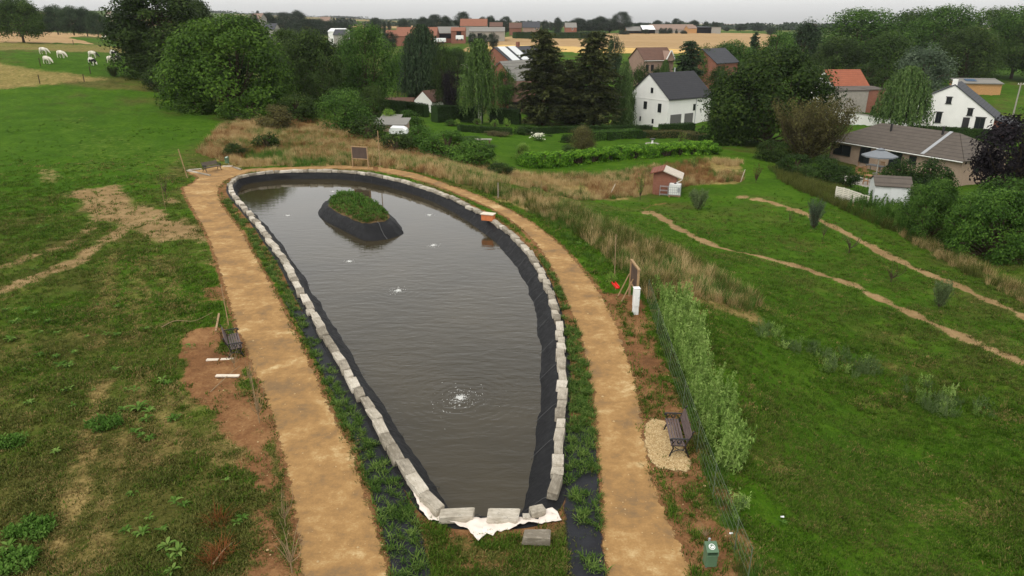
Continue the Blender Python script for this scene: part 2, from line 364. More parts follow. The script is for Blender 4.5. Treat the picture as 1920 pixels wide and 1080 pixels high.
gard = poly_mask([(810,224),(1000,232),(1325,240),(1335,286),(1100,296),(935,288),(800,250)], 1.0, .5, .2); lush = lush * (1 - gard) + .95 * gard; tan = tan * (1 - gard)
lush = lush + .3 * poly_mask([(0,95),(250,103),(250,135),(150,138),(0,112),(-200,100)], 3, 2, .1)
wheat = np.maximum.reduce([
    poly_mask([(-300,58),(60,58),(140,62),(230,64),(230,69),(150,69),(135,72),(190,84),(120,81),(0,80),(-300,82)], 2, 2, .03),
    poly_mask([(860,96),(960,93),(1100,97),(1280,99),(1420,98),(1460,66),(1420,62.5),(1300,61.5),(1150,62),(960,68),(930,76),(870,90)], 2, 1, .03)])
strip_ = poly_mask([(860,98),(960,95),(1100,99),(1280,101),(1420,100),(1420,94),(1280,92),(1150,90),(960,84),(900,88)], 1.5, 1, .02)
far_ = sstep(500, 900, GY) * sstep(-.1, .35, fbm(GX, GY, .004, 61, 2)) * .8
wheat = np.maximum(wheat, far_)
V = np.stack([GX, GY, GH], -1).reshape(-1, 3)
ii = (np.arange(NR - 1)[:, None] * NC + np.arange(NC - 1)[None, :]).ravel()
GF = np.stack([ii, ii + 1, ii + NC + 1, ii + NC], 1)
at_ = {k: ('POINT', np.clip(v, 0, 1.5)) for k, v in dict(dirt=dirt, soil=soil, tan=tan, lush=lush, wheat=wheat, stubble=strip_).items()}
t = NT('ground'); P = t.geo()
n1, n2, n3 = t.noise(P, .35, 5, .6), t.noise(P, 2.2, 5, .65), t.noise(P, 14, 4, .7)
nmix = t.math('ADD', t.math('MULTIPLY', n1, .4), t.math('ADD', t.math('MULTIPLY', n2, .4), t.math('MULTIPLY', n3, .35)))
olive = t.ramp(nmix, [(.36, lin(42,47,18)), (.52, lin(70,73,31)), (.72, lin(106,98,54))])
green = t.ramp(nmix, [(.34, lin(34,56,9)), (.55, lin(54,84,14)), (.76, lin(80,106,27))])
c = t.mix(t.rng(t.math('ADD', t.attr('lush'), t.math('MULTIPLY', t.math('SUBTRACT', n1, .5), 1.1)), .2, .9), olive, green)
tanc = t.ramp(nmix, [(.35, lin(92,80,46)), (.55, lin(134,114,70)), (.75, lin(166,144,94))])
soilc = t.ramp(nmix, [(.35, lin(72,50,34)), (.55, lin(116,82,54)), (.75, lin(152,116,78))])
dirtc = t.ramp(nmix, [(.35, lin(94,76,50)), (.55, lin(132,108,74)), (.75, lin(160,136,98))])
def over(base, a, colr, lo=.32, hi=.62, k=1.0):
    f = t.rng(t.math('ADD', t.math('MULTIPLY', t.attr(a), .75), t.math('MULTIPLY', t.math('SUBTRACT', t.math('ADD', t.math('MULTIPLY', n2, .6), t.math('MULTIPLY', n3, .4)), .5), k)), lo, hi)
    return t.mix(f, base, colr)
c = over(c, 'tan', tanc, .2, .7); c = over(c, 'dirt', dirtc, .25, .7, 1.3); c = over(c, 'soil', soilc, .3, .55, 1.3)
wv = t.noise(t.map(P, (.012, .25, .1)), 1, 4, .6)
whc = t.ramp(t.math('ADD', t.math('MULTIPLY', wv, .7), t.math('MULTIPLY', n1, .3)), [(.35, lin(142,116,80)), (.6, lin(168,140,102))])
c = t.mix(t.rng(t.attr('wheat'), .4, .6), c, whc)
c = t.mix(t.rng(t.attr('stubble'), .4, .6), c, t.ramp(wv, [(.35, lin(172,138,80)), (.6, lin(206,174,112))]))
t.col(c).rough(.95, .03).bump(t.math('ADD', n2, t.math('MULTIPLY', n3, .6)), .55, .12)
gm_ = npmesh('ground', V, GF, True, at_); ground = mobj('ground', gm_, t.m)
tag(ground, 'green and worn brown meadow ground falling towards the village and fields', 'ground', kind='structure')

def sheet(name, sdv, mat, lift, margin, label):
    s = sdv.ravel(); k = s[GF].max(1) > -margin; F = GF[k]; uq, inv = np.unique(F, return_inverse=True)
    Vv = V[uq].copy(); Vv[:, 2] += lift
    o = mobj(name, npmesh(name, Vv, inv.reshape(F.shape), True, {'edge': ('POINT', s[uq])}), mat)
    return tag(o, label, None, kind='structure')
def edge_mat(name, cols, sc, amp=.35, bumpd=.02, rough=.9, nscale=3.0, warp=(1, 1, 1)):
    t = NT(name); P = t.geo()
    a, b, c_ = t.noise(t.map(P, warp), sc, 5, .6, .4), t.noise(P, sc * 5, 5, .65), t.noise(P, sc * 28, 3, .7)
    v = t.math('ADD', t.math('MULTIPLY', a, .6), t.math('ADD', t.math('MULTIPLY', b, .28), t.math('MULTIPLY', c_, .16)))
    t.col(t.ramp(v, cols)).rough(rough, .15).bump(t.math('ADD', b, t.math('MULTIPLY', c_, .5)), .5, bumpd)
    e = t.math('ADD', t.attr('edge'), t.math('MULTIPLY', t.math('SUBTRACT', t.noise(P, nscale, 6, .7), .5), amp * 2))
    tr = t.n('ShaderNodeBsdfTransparent'); mx = t.n('ShaderNodeMixShader'); t.l(t.rng(e, -.03, .05), mx.inputs[0])
    t.l(tr.outputs[0], mx.inputs[1]); t.l(t.p.outputs[0], mx.inputs[2]); t.l(mx.outputs[0], t.out.inputs[0]); M[name] = t.m; return t
pathm = edge_mat('sandy_path', [(.34, lin(108,88,64)), (.43, lin(126,100,68)), (.49, lin(141,109,69)), (.55, lin(153,119,75)), (.60, lin(166,136,92)), (.68, lin(194,170,126))], .8, .3, .025, warp=(.8, .9, 1), nscale=2.8).m
sheet('sandy_path_left', LSD, pathm, .014, .4, 'orange sandy path curving along the left side of the pond')
sheet('sandy_path_right', RPSD, pathm, .014, .4, 'pale sandy path curving along the right side of the pond')
geom = edge_mat('geotextile', [(.3, lin(22,22,25)), (.6, lin(38,39,43))], 1.5, .12, .02, .6).m
sheet('weed_fabric_left', GLS, geom, .022, .2, 'black weed fabric strip between left path and pond stones')
sheet('weed_fabric_right', GRS, geom, .022, .2, 'black weed fabric strip between pond stones and right path')
gravm = edge_mat('gravel', [(.35, lin(130,106,72)), (.5, lin(170,144,102)), (.65, lin(196,172,130))], 9, .2, .03).m
sheet('gravel_pad', GSD, gravm, .03, .2, 'pale yellow gravel pad under the right bench')

# ------------------------------------------------------------------ pond
WZ = -0.45
RN = np.roll(RIM, -1, 0) - np.roll(RIM, 1, 0); RN = np.stack([-RN[:, 1], RN[:, 0]], 1); RN /= np.linalg.norm(RN, axis=1)[:, None]
cen = RIM.mean(0)
if ((cen - RIM) * RN).sum(1).mean() < 0: RN = -RN                  # inward
for _ in range(6): RN = (np.roll(RN, 1, 0) + RN + np.roll(RN, -1, 0)); RN /= np.linalg.norm(RN, axis=1)[:, None]
seg = np.linalg.norm(np.roll(RIM, -1, 0) - RIM, axis=1); ARC = np.r_[0, np.cumsum(seg)]; PER = ARC[-1]
def rim_at(s):
    s = s % PER; i = min(int(np.searchsorted(ARC, s, 'right') - 1), len(RIM) - 1); f = (s - ARC[i]) / seg[i]
    p = RIM[i] * (1 - f) + RIM[(i + 1) % len(RIM)] * f; n = RN[i] * (1 - f) + RN[(i + 1) % len(RIM)] * f; return p, n / np.linalg.norm(n)
def s_of(px, py):
    q = onz(px, py, .15)[:2]; return ARC[int(np.argmin(((RIM - q) ** 2).sum(1)))]
NS = 520; prof = [(-.34, .015), (-.1, .05), (.16, .0), (.42, -.22), (.72, -.5), (1.05, -.85), (1.5, -1.15), (2.2, -1.2)]
LV = []; LE = []
for i in range(NS):
    p, n = rim_at(PER * i / NS); f = .55 + .45 * float(sstep(52, 38, p[1])); s = PER * i / NS
    for j, (d, z) in enumerate(prof):
        dd = d * (f if d > .16 else 1) + (.07 * vn(s, j, .9, 71) + .03 * vn(s, j, 3.1, 72)) * (1 if d > 0 else .3)
        zz = z + .03 * vn(s, j * .5, 1.6, 73) * (1 if d > .1 else .3) + (h0(np.array([p[0]]), np.array([p[1]]))[0])
        LV.append((*(p + n * dd), zz))
k = len(prof); LF = [(i * k + j, i * k + j + 1, ((i + 1) % NS) * k + j + 1, ((i + 1) % NS) * k + j) for i in range(NS) for j in range(k - 1)]
t = NT('pond_liner'); f = t.noise(t.geo(), 2.5, 5, .65)
t.col(t.ramp(f, [(.35, lin(11,11,12)), (.7, lin(26,26,28))])).rough(t.ramp(t.noise(t.geo(), 5, 3), [(.3, (.5,)*3 + (1,)), (.7, (.75,)*3 + (1,))]), .2).bump(t.noise(t.geo(), 7, 5, .6, .6), .5, .04); M['liner'] = t.m
liner = mobj('pond_liner', npmesh('pond_liner', LV, np.array(LF), True), t.m)
tag(liner, 'black plastic pond liner sloping from the stone rim into the water', 'pond liner')
seam = simple('seam_grey', lin(74,74,74), .6)
sseams = np.arange(1.2, PER, 2.35)
for s in sseams:
    s = s + random.uniform(-.3, .3); p, n = rim_at(s); tn = np.array([-n[1], n[0]]); f = .55 + .45 * float(sstep(52, 38, p[1])); mb = MB(); pts = []
    for q in np.linspace(0.1, .74, 8):
        d = q * (f if q > .16 else 1); z = np.interp(q, [a for a, _ in prof], [b for _, b in prof]) + .045
        w = p + n * d + tn * (q - .1) * .5; pts.append((w[0], w[1], z))
    mb.tube(pts, .006, 4); mb.build('seam', seam, liner)

# water: ripples around the aerators are wave relief of the surface
AER = [(863,746,1.0), (746,545,.6), (655,490,.35), (812,460,.5), (805,403,.45), (624,359,.3), (540,404,.25)]
AERW = [(onz(a, b, WZ), k) for a, b, k in AER]
WV = []
for i in range(260):
    p, n = rim_at(PER * i / 260); WV.append((*(p + n * .22), WZ))
bm = bmesh.new(); vs = [bm.verts.new(v) for v in WV]; bm.faces.new(vs); me = bpy.data.meshes.new('water'); bmesh.ops.triangulate(bm, faces=bm.faces[:]); bm.to_mesh(me); bm.free()
if me.polygons[0].normal.z < 0: me.flip_normals()
t = NT('water'); P = t.geo()
big = t.noise(t.map(P, (.55, 1.5, 1), (0, 0, .3)), 1.9, 3, .5, .3); small = t.noise(t.map(P, (1, 2.0, 1), (0, 0, -.2)), 5, 3, .5, .2)
hsum = t.math('ADD', t.math('MULTIPLY', big, t.math('ADD', .35, t.math('MULTIPLY', t.noise(P, .16, 2), 1.1))), t.math('MULTIPLY', small, .16))
for (q, k) in AERW:
    sb = t.n('ShaderNodeVectorMath', operation='DISTANCE'); t.l(P, sb.inputs[0]); sb.inputs[1].default_value = tuple(q)
    d = sb.outputs['Value']; dn = t.math('ADD', d, t.math('MULTIPLY', big, .5))
    wv = t.math('MULTIPLY', t.math('SINE', t.math('MULTIPLY', dn, 21)), t.math('POWER', 2.718, t.math('MULTIPLY', d, -1.1 / (.6 + k))))
    hsum = t.math('ADD', hsum, t.math('MULTIPLY', wv, .13 * k))
t.col(t.ramp(t.noise(P, .25, 3), [(.35, lin(48,42,27)), (.7, lin(58,51,35))])).rough(.04, .5); t.p.inputs['IOR'].default_value = 1.36
spw = t.n('ShaderNodeSeparateXYZ'); t.l(P, spw.inputs[0]); calm = t.rng(spw.outputs[1], 24, 46, 1.5, .16)      # the far end lies sheltered and calmer
t.bump(t.math('MULTIPLY', hsum, calm), .6, .034); M['water'] = t.m
wo_ = mobj('pond_water', me, t.m); tag(wo_, 'grey rippled pond water reflecting the overcast sky', 'water', kind='structure')
foam = simple('foam', lin(190,190,186), .5, .4, .08)
AL = ['largest bubbling aerator with a wide ring of foam flecks near the front of the pond', 'small bubbling aerator in the middle of the pond below the island', 'faint bubbling aerator left of the pond middle', 'small bubbling aerator just right of the island front',
      'small bubbling aerator right of the island rear', 'faint bubbling aerator behind the island', 'faint bubbling aerator left of the island']
for (q, k), lb in zip(AERW, AL):
    mb = MB()
    for i in range(int(230 * k)):
        a = random.uniform(0, 6.28); r = abs(random.gauss(0, .42)) * (1.25 if k > .9 else .8) * k + .05
        if random.random() < .25: r *= .35
        s = random.uniform(.006, .016) * (1.6 if r < .15 else 1); ln = s * random.uniform(1, 3.2)
        ta = a + math.pi / 2 + random.uniform(-.3, .3); e1, e2 = Vector((math.cos(ta), math.sin(ta), 0)) * ln, Vector((-math.sin(ta), math.cos(ta), 0)) * s
        c0 = Vector((r * math.cos(a), r * math.sin(a), .004)); top = c0 + Vector((0, 0, .008 + s * .3))
        mb.add([c0 + e1, c0 + e2 * .8, c0 - e1, c0 - e2 * .8, top], [(0, 1, 4), (1, 2, 4), (2, 3, 4), (3, 0, 4)])
    for i in range(int(8 * k)):      # the boil itself
        a = random.uniform(0, 6.28); r = random.uniform(0, .13) * k; x, y = r * math.cos(a), r * math.sin(a); s = random.uniform(.02, .045); hh = random.uniform(.01, .04)
        mb.add([(x + s * math.cos(b), y + s * math.sin(b), .002) for b in np.linspace(0, 6.28, 6)[:-1]] + [(x, y, hh)], [(j, (j + 1) % 5, 5) for j in range(5)])
    rt = thing('bubbling_aerator', lb, 'fountain', q, 0, 'pond aerators'); o = mb.build('foam_flecks', foam, rt); o['kind'] = 'stuff'

# ------------------------------------------------------------------ rim stones
t = NT('limestone'); cc = t.coord(); oi = t.n('ShaderNodeObjectInfo').outputs['Random']
f = t.math('ADD', t.math('MULTIPLY', t.noise(cc, 1.6, 6, .7), .75), t.math('MULTIPLY', t.math('SUBTRACT', oi, .5), .3))
t.col(t.mix(t.rng(t.noise(cc, 4.0, 6, .75, .4), .56, .68), t.ramp(f, [(.22, lin(120,112,98)), (.42, lin(172,163,147)), (.62, lin(210,202,188))]), lin(94,90,82))).rough(.9, .15).bump(t.noise(cc, 5, 6, .7), .6, .06); M['stone'] = t.m
def block_mesh(seed):
    r = random.Random(seed); bm = bmesh.new(); bmesh.ops.create_cube(bm, size=1)
    for v in bm.verts: v.co += Vector((r.uniform(-.07, .05), r.uniform(-.1, .08), r.uniform(-.1, .05) if v.co.z > 0 else 0))
    bmesh.ops.bevel(bm, geom=list(bm.edges), offset=.055, segments=1, affect='EDGES', profile=.5)
    for v in bm.verts: v.co += Vector((r.uniform(-.018, .018), r.uniform(-.03, .03), r.uniform(-.03, .03)))
    me = bpy.data.meshes.new('stone'); bm.to_mesh(me); bm.free(); me.materials.append(M['stone']); return me
blocks = [block_mesh(i) for i in range(9)]
ring = thing('stone_edging', 'ring of pale grey rough stone blocks laid around the pond rim', 'stone edging', (*cen, 0))
def stone(x, y, ang, L, W, Hh, z=0, tilt=0, parent=ring, name='stone'):
    o = link(bpy.data.objects.new(name, random.choice(blocks))); o.scale = (L, W, Hh)
    off = Vector(parent.location) if parent else Vector((0, 0, 0)); o.location = Vector((x, y, z + Hh * .47)) - off
    o.rotation_euler = (random.uniform(-.05, .05), tilt + random.uniform(-.04, .04), ang); o.parent = parent; return o
s0, s1 = s_of(1031, 930), s_of(818, 950)
ccw = 1 if True else -1
# walk the long way round, away from the front
tot = (s0 - s1) % PER; dirn = -1
p_mid, _ = rim_at(s0 - tot / 2)
if p_mid[1] < 25: tot = (s1 - s0) % PER; dirn = 1
d = 0.0
while d < tot:
    Ls = random.choice([random.uniform(.55, .8), random.uniform(.7, .95), random.uniform(.35, .55)]); s = s0 + dirn * (d + Ls / 2)
    p, n = rim_at(s); an = math.atan2(n[1], n[0]) - math.pi / 2 + random.gauss(0, .055)
    off = random.gauss(0, .03) - .04
    stone(p[0] + n[0] * off, p[1] + n[1] * off, an, Ls * .985, random.uniform(.24, .32), random.uniform(.18, .25), 0.03)
    d += Ls + random.choice([.0, .01, .03, .05])
for px, py, Ls, rot, W in [(857,965,.80,.06,.30),(944,966,.74,-.05,.34),(1007,958,.36,.3,.24),(987,966,.17,.1,.15)]:
    q = onz(px, py, .15); stone(q[0], q[1], rot, Ls, W, .22 if Ls > .3 else .13, .03)
q = gnd(1006, 1019); ls = stone(q[0], q[1] + .05, -.04, .60, .30, .25, q[2] + .02, 0, None, 'loose_stone'); tag(ls, 'single grey stone block lying loose on the grass in front of the pond', 'stone')

# ------------------------------------------------------------------ island
ISL = crom([onz(a, b, WZ)[:2] for a, b in [(597,402),(607,382),(628,374),(662,373),(700,385),(735,407),(755,432),(750,442),(725,449),(695,452),(672,447),(635,428),(610,414)]], 5, True)
ic = ISL.mean(0); island = thing('pond_island', 'low island wrapped in black liner with a mound of green plants in the pond', 'island', (*ic, WZ))
lev = [(1.06, -.5), (1.0, .0), (.93, .16), (.85, .42), (.78, .62), (.72, .68), (.5, .86), (.25, .98), (.02, 1.02)]
V_ = []; m = len(ISL)
for j, (s, z) in enumerate(lev):
    for i, p in enumerate(ISL):
        w = (p - ic) * s; V_.append((w[0] + .05 * vn(i * .7, j, 1, 77), w[1] + .05 * vn(i * .7, j, 1, 78), z + .06 * vn(i * .5, j, 1, 79)))
Fi = [(j * m + i, j * m + (i + 1) % m, (j + 1) * m + (i + 1) % m, (j + 1) * m + i) for j in range(len(lev) - 1) for i in range(m)]
mobj('skirt', npmesh('skirt', V_, np.array([f for f in Fi if f[0] < 5 * m]), True), M['liner'], island)
soilm = simple('island_soil', lin(96,78,52), .95, .1, .35, 3, .4)
mobj('soil_mound', npmesh('soil_mound', V_, np.array([f for f in Fi if f[0] >= 5 * m]), True), soilm, island)
for fr in (.1, .62):
    i = int(fr * m); a = [(V_[j * m + i][0], V_[j * m + i][1], V_[j * m + i][2] + .025) for j in range(1, 6)]; mb = MB(); mb.tube(a, .02, 5); mb.build('seam', seam, island)
# ------------------------------------------------------------------ foliage builders
LEAF = dict(
 maple=((29,44,16),(47,67,24),(78,96,39)), walnut=((42,62,19),(66,94,30),(98,127,46)), dark=((35,49,20),(55,74,30),(82,101,45)), oak=((36,53,20),(59,82,31),(88,110,47)), mid=((41,62,22),(64,94,35),(95,125,52)),
 conifer=((44,50,28),(66,72,39),(94,99,55)), cool=((34,48,30),(54,73,46),(81,99,65)), birch=((47,66,30),(75,99,47),(105,129,69)), willow=((51,71,32),(79,104,53),(112,134,77)),
 silver=((56,70,52),(80,96,73),(109,123,98)), purple=((22,18,21),(33,28,32),(47,41,45)), brownish=((62,58,34),(90,86,50),(116,112,66)), bright=((46,78,18),(82,126,30),(130,172,52)),
 laurel=((40,64,22),(66,98,34),(104,138,56)), hedge=((31,47,20),(49,71,29),(71,94,41)), lime=((78,108,38),(116,148,58),(154,180,86)), red=((52,31,22),(80,49,33),(107,66,44)),
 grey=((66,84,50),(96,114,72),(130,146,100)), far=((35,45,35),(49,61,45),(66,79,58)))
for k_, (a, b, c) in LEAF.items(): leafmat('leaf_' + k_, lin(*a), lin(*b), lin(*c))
bark = simple('bark', lin(74,64,50), .95, .1, .35, 6, .5); birchbark = simple('birch_bark', lin(188,184,174), .8, .2, .3, 5, .3); pinebark = simple('pine_bark', lin(84,60,44), .95, .1, .35, 6, .5)
def unit(v): return v / np.maximum(np.linalg.norm(v, axis=-1, keepdims=True), 1e-6)
def cards(c, n, size, asp=.55, t=None, r=rng):
    n = unit(n); t = unit(r.normal(size=c.shape) if t is None else t)
    b = unit(np.cross(n, t)); t = np.cross(b, n) if True else t
    s = np.asarray(size)[..., None] if np.ndim(size) else size
    L, Wd = t * s * .5, b * s * .5 * asp
    V = np.stack([c - L, c + Wd * 1.0 + n * s * .06, c + L, c - Wd * 1.0 + n * s * .06], 1).reshape(-1, 3)
    return V
def leafmesh(name, parts):               # parts: (V, rnd per card, clump per card)
    V = np.concatenate([p[0] for p in parts]); k = len(V) // 4
    r = np.repeat(np.concatenate([p[1] for p in parts]), 4); c = np.repeat(np.concatenate([p[2] for p in parts]), 4)
    return npmesh(name, V, np.arange(k * 4).reshape(-1, 4), False, {'rnd': ('POINT', r), 'clump': ('POINT', c)})
def wood(pairs, name='trunk', n=6):
    mb = MB()
    for pts, rs in pairs: mb.tube(pts, rs, n, False)
    return mb.mesh(name, True)
def bent(a, b, sag, r, n=5):
    a, b = np.array(a, float), np.array(b, float); m = r.normal(size=3) * np.linalg.norm(b - a) * .08
    return [tuple(a + (b - a) * t + np.array([0, 0, sag]) * 4 * t * (1 - t) + m * math.sin(math.pi * t)) for t in np.linspace(0, 1, n)]
def broadleaf(seed, W, Hh, base, nclump, nleaf, leaf, prof=.9, clump=.17, power=2.3, sq=.8, tr=.28):
    r = np.random.default_rng(seed); ch = Hh - base; parts = []; limbs = []
    cs = []
    while len(cs) < nclump:
        t = r.uniform(.03, .97); rr = W / 2 * max(0, 1 - abs(2 * t - prof) ** power / (max(prof, 2 - prof) ** power)) ** .5
        a = r.uniform(0, 6.28); q = r.uniform(.25, 1) ** .45 * max(rr - W * clump * .6, W * .04)
        cs.append((q * math.cos(a), q * math.sin(a), base + ch * t * (1 - clump * .55) + 0))
    cs = np.array(cs) * np.array([1, 1, 1]); lob = 1 + .16 * np.sin(np.arctan2(cs[:, 1], cs[:, 0]) * 3 + seed); cs[:, :2] *= lob[:, None]
    for i, c in enumerate(cs):
        rc = W * clump * r.uniform(.6, 1.25); k = int(nleaf / nclump * r.uniform(.6, 1.4)); d = unit(r.normal(size=(k, 3)) + np.array([0, 0, .35]))
        rad = rc * r.uniform(.35, 1.06, (k, 1)) ** .7; p = c + d * rad * np.array([1, 1, sq])
        nn = d + r.normal(size=(k, 3)) * .55 + np.array([0, 0, .35]) + unit(c - np.array([0, 0, base + ch * .4])) * .5
        parts.append((cards(p, nn, leaf * r.uniform(.65, 1.35, k), .6, None, r), r.random(k), np.full(k, r.random())))
        if i % 3 == 0: limbs.append((bent((0, 0, base * .8 + .1 * ch * r.random()), c, rc * .2, r), np.linspace(tr * .35, .04, 5)))
    limbs.append(([(0, 0, -.4), (.05, 0, base * .5), (0, .08, base + ch * .35), (.1, .1, base + ch * .75)], [tr * 1.35, tr, tr * .7, tr * .2]))
    return leafmesh('crown', parts), wood(limbs)
def conifer(seed, W, Hh, base, tr=.25, full=1.0):
    r = np.random.default_rng(seed); C0, N0, T0, S0, K0 = [], [], [], [], []; z = base
    while z < Hh * .985:
        t = (z - base) / (Hh - base); R = W / 2 * (1 - t) ** .4 * (.8 + .2 * min(1, t * 5)) * (1 + .18 * math.sin(z * 1.9 + seed)) + .15
        for b in range(int((11 if t < .75 else 8) * full)):
            a = r.uniform(0, 6.28); L = R * r.uniform(.65, 1.12); kk = r.random(); m = max(2, int(L / .23))
            q = np.linspace(.15, 1, m); dr = np.array([math.cos(a), math.sin(a), 0]); droop = r.uniform(.12, .34)
            for f in q:
                for _ in range(3):
                    c = dr * L * f + np.array([0, 0, z + .3 * L * f - droop * L * f * f * 1.5]) + r.normal(size=3) * np.array([.16, .16, .1])
                    C0.append(c); N0.append(np.array([0, 0, .8]) + r.normal(size=3) * .6); T0.append(dr + r.normal(size=3) * .55 + np.array([0, 0, -.25])); S0.append(r.uniform(.4, .75)); K0.append(kk)
        z += r.uniform(.3, .46)
    k = len(C0); V = cards(np.array(C0), np.array(N0), np.array(S0), .5, np.array(T0), r)
    return leafmesh('crown', [(V, r.random(k), np.array(K0))]), wood([([(0, 0, -.4), (0, 0, Hh * .5), (0, 0, Hh * .97)], [tr * 1.2, tr * .7, .03])])
def weeping(seed, W, Hh, base, nstr, leaf, drop=(.25, .6), top=.35, trunks=1, tr=.18, asp=.35):
    r = np.random.default_rng(seed); C0, N0, K0 = [], [], []; limbs = []
    for i in range(trunks):
        o = .45 * (i - (trunks - 1) / 2); limbs.append(([(o * .6, 0, -.3), (o * 1.2, .1, Hh * .4), (o * .8, 0, Hh * .7), (o * .3, 0, Hh * .95)], [tr, tr * .8, tr * .5, .03]))
    for s in range(nstr):
        a = r.uniform(0, 6.28); t = r.uniform(.12, 1) ** .7; R = W / 2 * r.uniform(.15, 1) ** .5 * math.sqrt(max(.03, 1 - t ** 2.2)) ; z0 = base + (Hh - base) * t
        st = np.array([R * math.cos(a), R * math.sin(a), z0]); L = Hh * r.uniform(*drop) * (1 if t > .4 else .6); L = min(L, z0 - base * .35); kk = r.random(); m = max(3, int(L / .17)); sw = r.normal(size=2) * .25
        if s % 14 == 0: limbs.append((bent((0, 0, z0 * .72), st, .3, r), np.linspace(tr * .3, .015, 5)))
        for f in np.linspace(0, 1, m):
            C0.append(st + np.array([sw[0] * f + r.normal() * .09, sw[1] * f + r.normal() * .09, -L * f + .5 * math.sin(min(1, f * 4) * 3.14) * .4])); N0.append(np.array([math.cos(a), math.sin(a), .2]) + r.normal(size=3) * .5); K0.append(kk)
    k = len(C0); T0 = np.array([0, 0, -1.0]) + r.normal(size=(k, 3)) * .35
    return leafmesh('crown', [(cards(np.array(C0), np.array(N0), leaf * r.uniform(.7, 1.4, k), asp, T0, r), r.random(k), np.array(K0))]), wood(limbs)
def whippy(seed, W, Hh, nst, nl, leaf, base=.1, asp=.4):    # upright shoots with small leaves: young willow, shrubs, saplings
    r = np.random.default_rng(seed); parts = []; limbs = []
    for s in range(nst):
        a = r.uniform(0, 6.28); R = W / 2 * r.uniform(.1, 1) ** .6; top = np.array([R * math.cos(a), R * math.sin(a), Hh * r.uniform(.6, 1)]); b0 = np.array([top[0] * .08, top[1] * .08, base * Hh * .6])
        P = np.array(bent(b0, top, 0, r, 7)); limbs.append((P, np.linspace(.022 * Hh / 2, .004, 7))); m = nl // nst; f = r.uniform(.15, 1, m) * 6; i = np.minimum(f.astype(int), 5)
        c = P[i] + (P[i + 1] - P[i]) * (f - i)[:, None] + r.normal(size=(m, 3)) * .05 * Hh * .5
        parts.append((cards(c, r.normal(size=(m, 3)) + np.array([0, 0, .5]), leaf * r.uniform(.6, 1.4, m), asp, r.normal(size=(m, 3)) + np.array([0, 0, 1.0]), r), r.random(m), np.full(m, r.random())))
    limbs.append(([(0, 0, -.1), (0, 0, base * Hh + .15)], [.03 * Hh / 2, .02 * Hh / 2]))
    return leafmesh('crown', parts), wood(limbs, n=5)
PROTO = {}
def proto(k, W, Hh, made, bk=None): made[1].materials.append(bk or bark); made[0].materials.append(M['leaf_mid']); PROTO[k] = (W, Hh, *made)
proto('oakA', 14, 13, broadleaf(1, 14, 13, 2.2, 110, 17000, .40, .8))
proto('oakB', 15, 15, broadleaf(2, 15, 15, 2.5, 130, 17000, .40, .9, .15))
proto('tall', 13, 20, broadleaf(3, 13, 20, .8, 170, 26000, .42, .75, .15))
proto('walnut', 17, 13, broadleaf(4, 17, 13, .1, 120, 34000, .40, .66, .135, 2.5))
proto('round', 9, 9, broadleaf(5, 9, 9, 1.2, 80, 10000, .30, .95, .16))
proto('poplar', 5.5, 14, broadleaf(6, 5.5, 14, .6, 90, 9000, .32, .8, .22, 2.6, 1.5))
proto('bush', 5, 3.4, broadleaf(7, 5, 3.4, -.3, 70, 7000, .20, .6, .15, 2.6))
proto('bushB', 4, 3, broadleaf(8, 4, 3, -.3, 50, 4500, .2, .6, .17, 2.4))
proto('laurel', 3.2, 2.0, broadleaf(9, 3.2, 2.0, -.3, 50, 2600, .22, .6, .16, 3))
proto('lowbush', 2.4, 1.2, broadleaf(10, 2.4, 1.2, -.2, 30, 1800, .13, .5, .18, 2.6))
proto('bigbush', 11, 6.5, broadleaf(11, 11, 6.5, -.5, 170, 26000, .24, .6, .11, 2.8))
proto('spread', 9, 5, broadleaf(12, 9, 5, -.2, 60, 9000, .26, .7, .17, 2.2))
proto('coniferA', 8, 17, conifer(21, 8, 17, .6), pinebark)
proto('coniferB', 8.5, 17, conifer(22, 8.5, 17, .8), pinebark)
proto('fir', 5.5, 10, conifer(23, 5.5, 10, .3, .18), pinebark)
proto('birch', 9, 15.5, weeping(31, 9, 15.5, 1.6, 620, .36, (.2, .42), .35, 2, .17, .6), birchbark)
proto('weepwillow', 5, 9.5, weeping(32, 5, 9.5, .5, 420, .34, (.45, .85)), bark)
proto('willow', 11, 11, weeping(33, 11, 11, .8, 1100, .36, (.14, .36), .35, 1, .3, .6), bark)
proto('whip', 3, 3, whippy(41, 3, 3, 50, 6000, .15, .12), bark)
proto('olive_shrub', 11, 8, whippy(42, 11, 8, 150, 22000, .28, .1), bark)
proto('sapling', 1.4, 2.4, whippy(43, 1.4, 2.4, 12, 300, .12, .25), bark)
proto('sparse', 1.5, 2.2, whippy(44, 1.5, 2.2, 10, 90, .09, .35), bark)
def put_tree(px, Y, wpx, top, kind, mat, label, name='tree', cat='tree', group=None, dz=0, pos=None, Wm=None, Hm=None):
    W, Hh, crown, trunk = PROTO[kind]
    if pos is None: pos, zc = col(px, Y)
    else: zc = 1
    wm = Wm or wpx / FPX * zc; hm = Hm or max(.3, at(px, top, Y)[2] - pos[2])
    root = thing(name, label, cat, pos + np.array([0, 0, dz]), random.uniform(0, 6.28), group)
    s = wm / W; root.scale = (s, s, hm / Hh)
    for nm, me in (('trunk', trunk), ('crown', crown)):
        o = link(bpy.data.objects.new(nm, me)); o.parent = root
        if nm == 'crown': o.material_slots[0].link = 'OBJECT'; o.material_slots[0].material = M['leaf_' + mat]
    return root
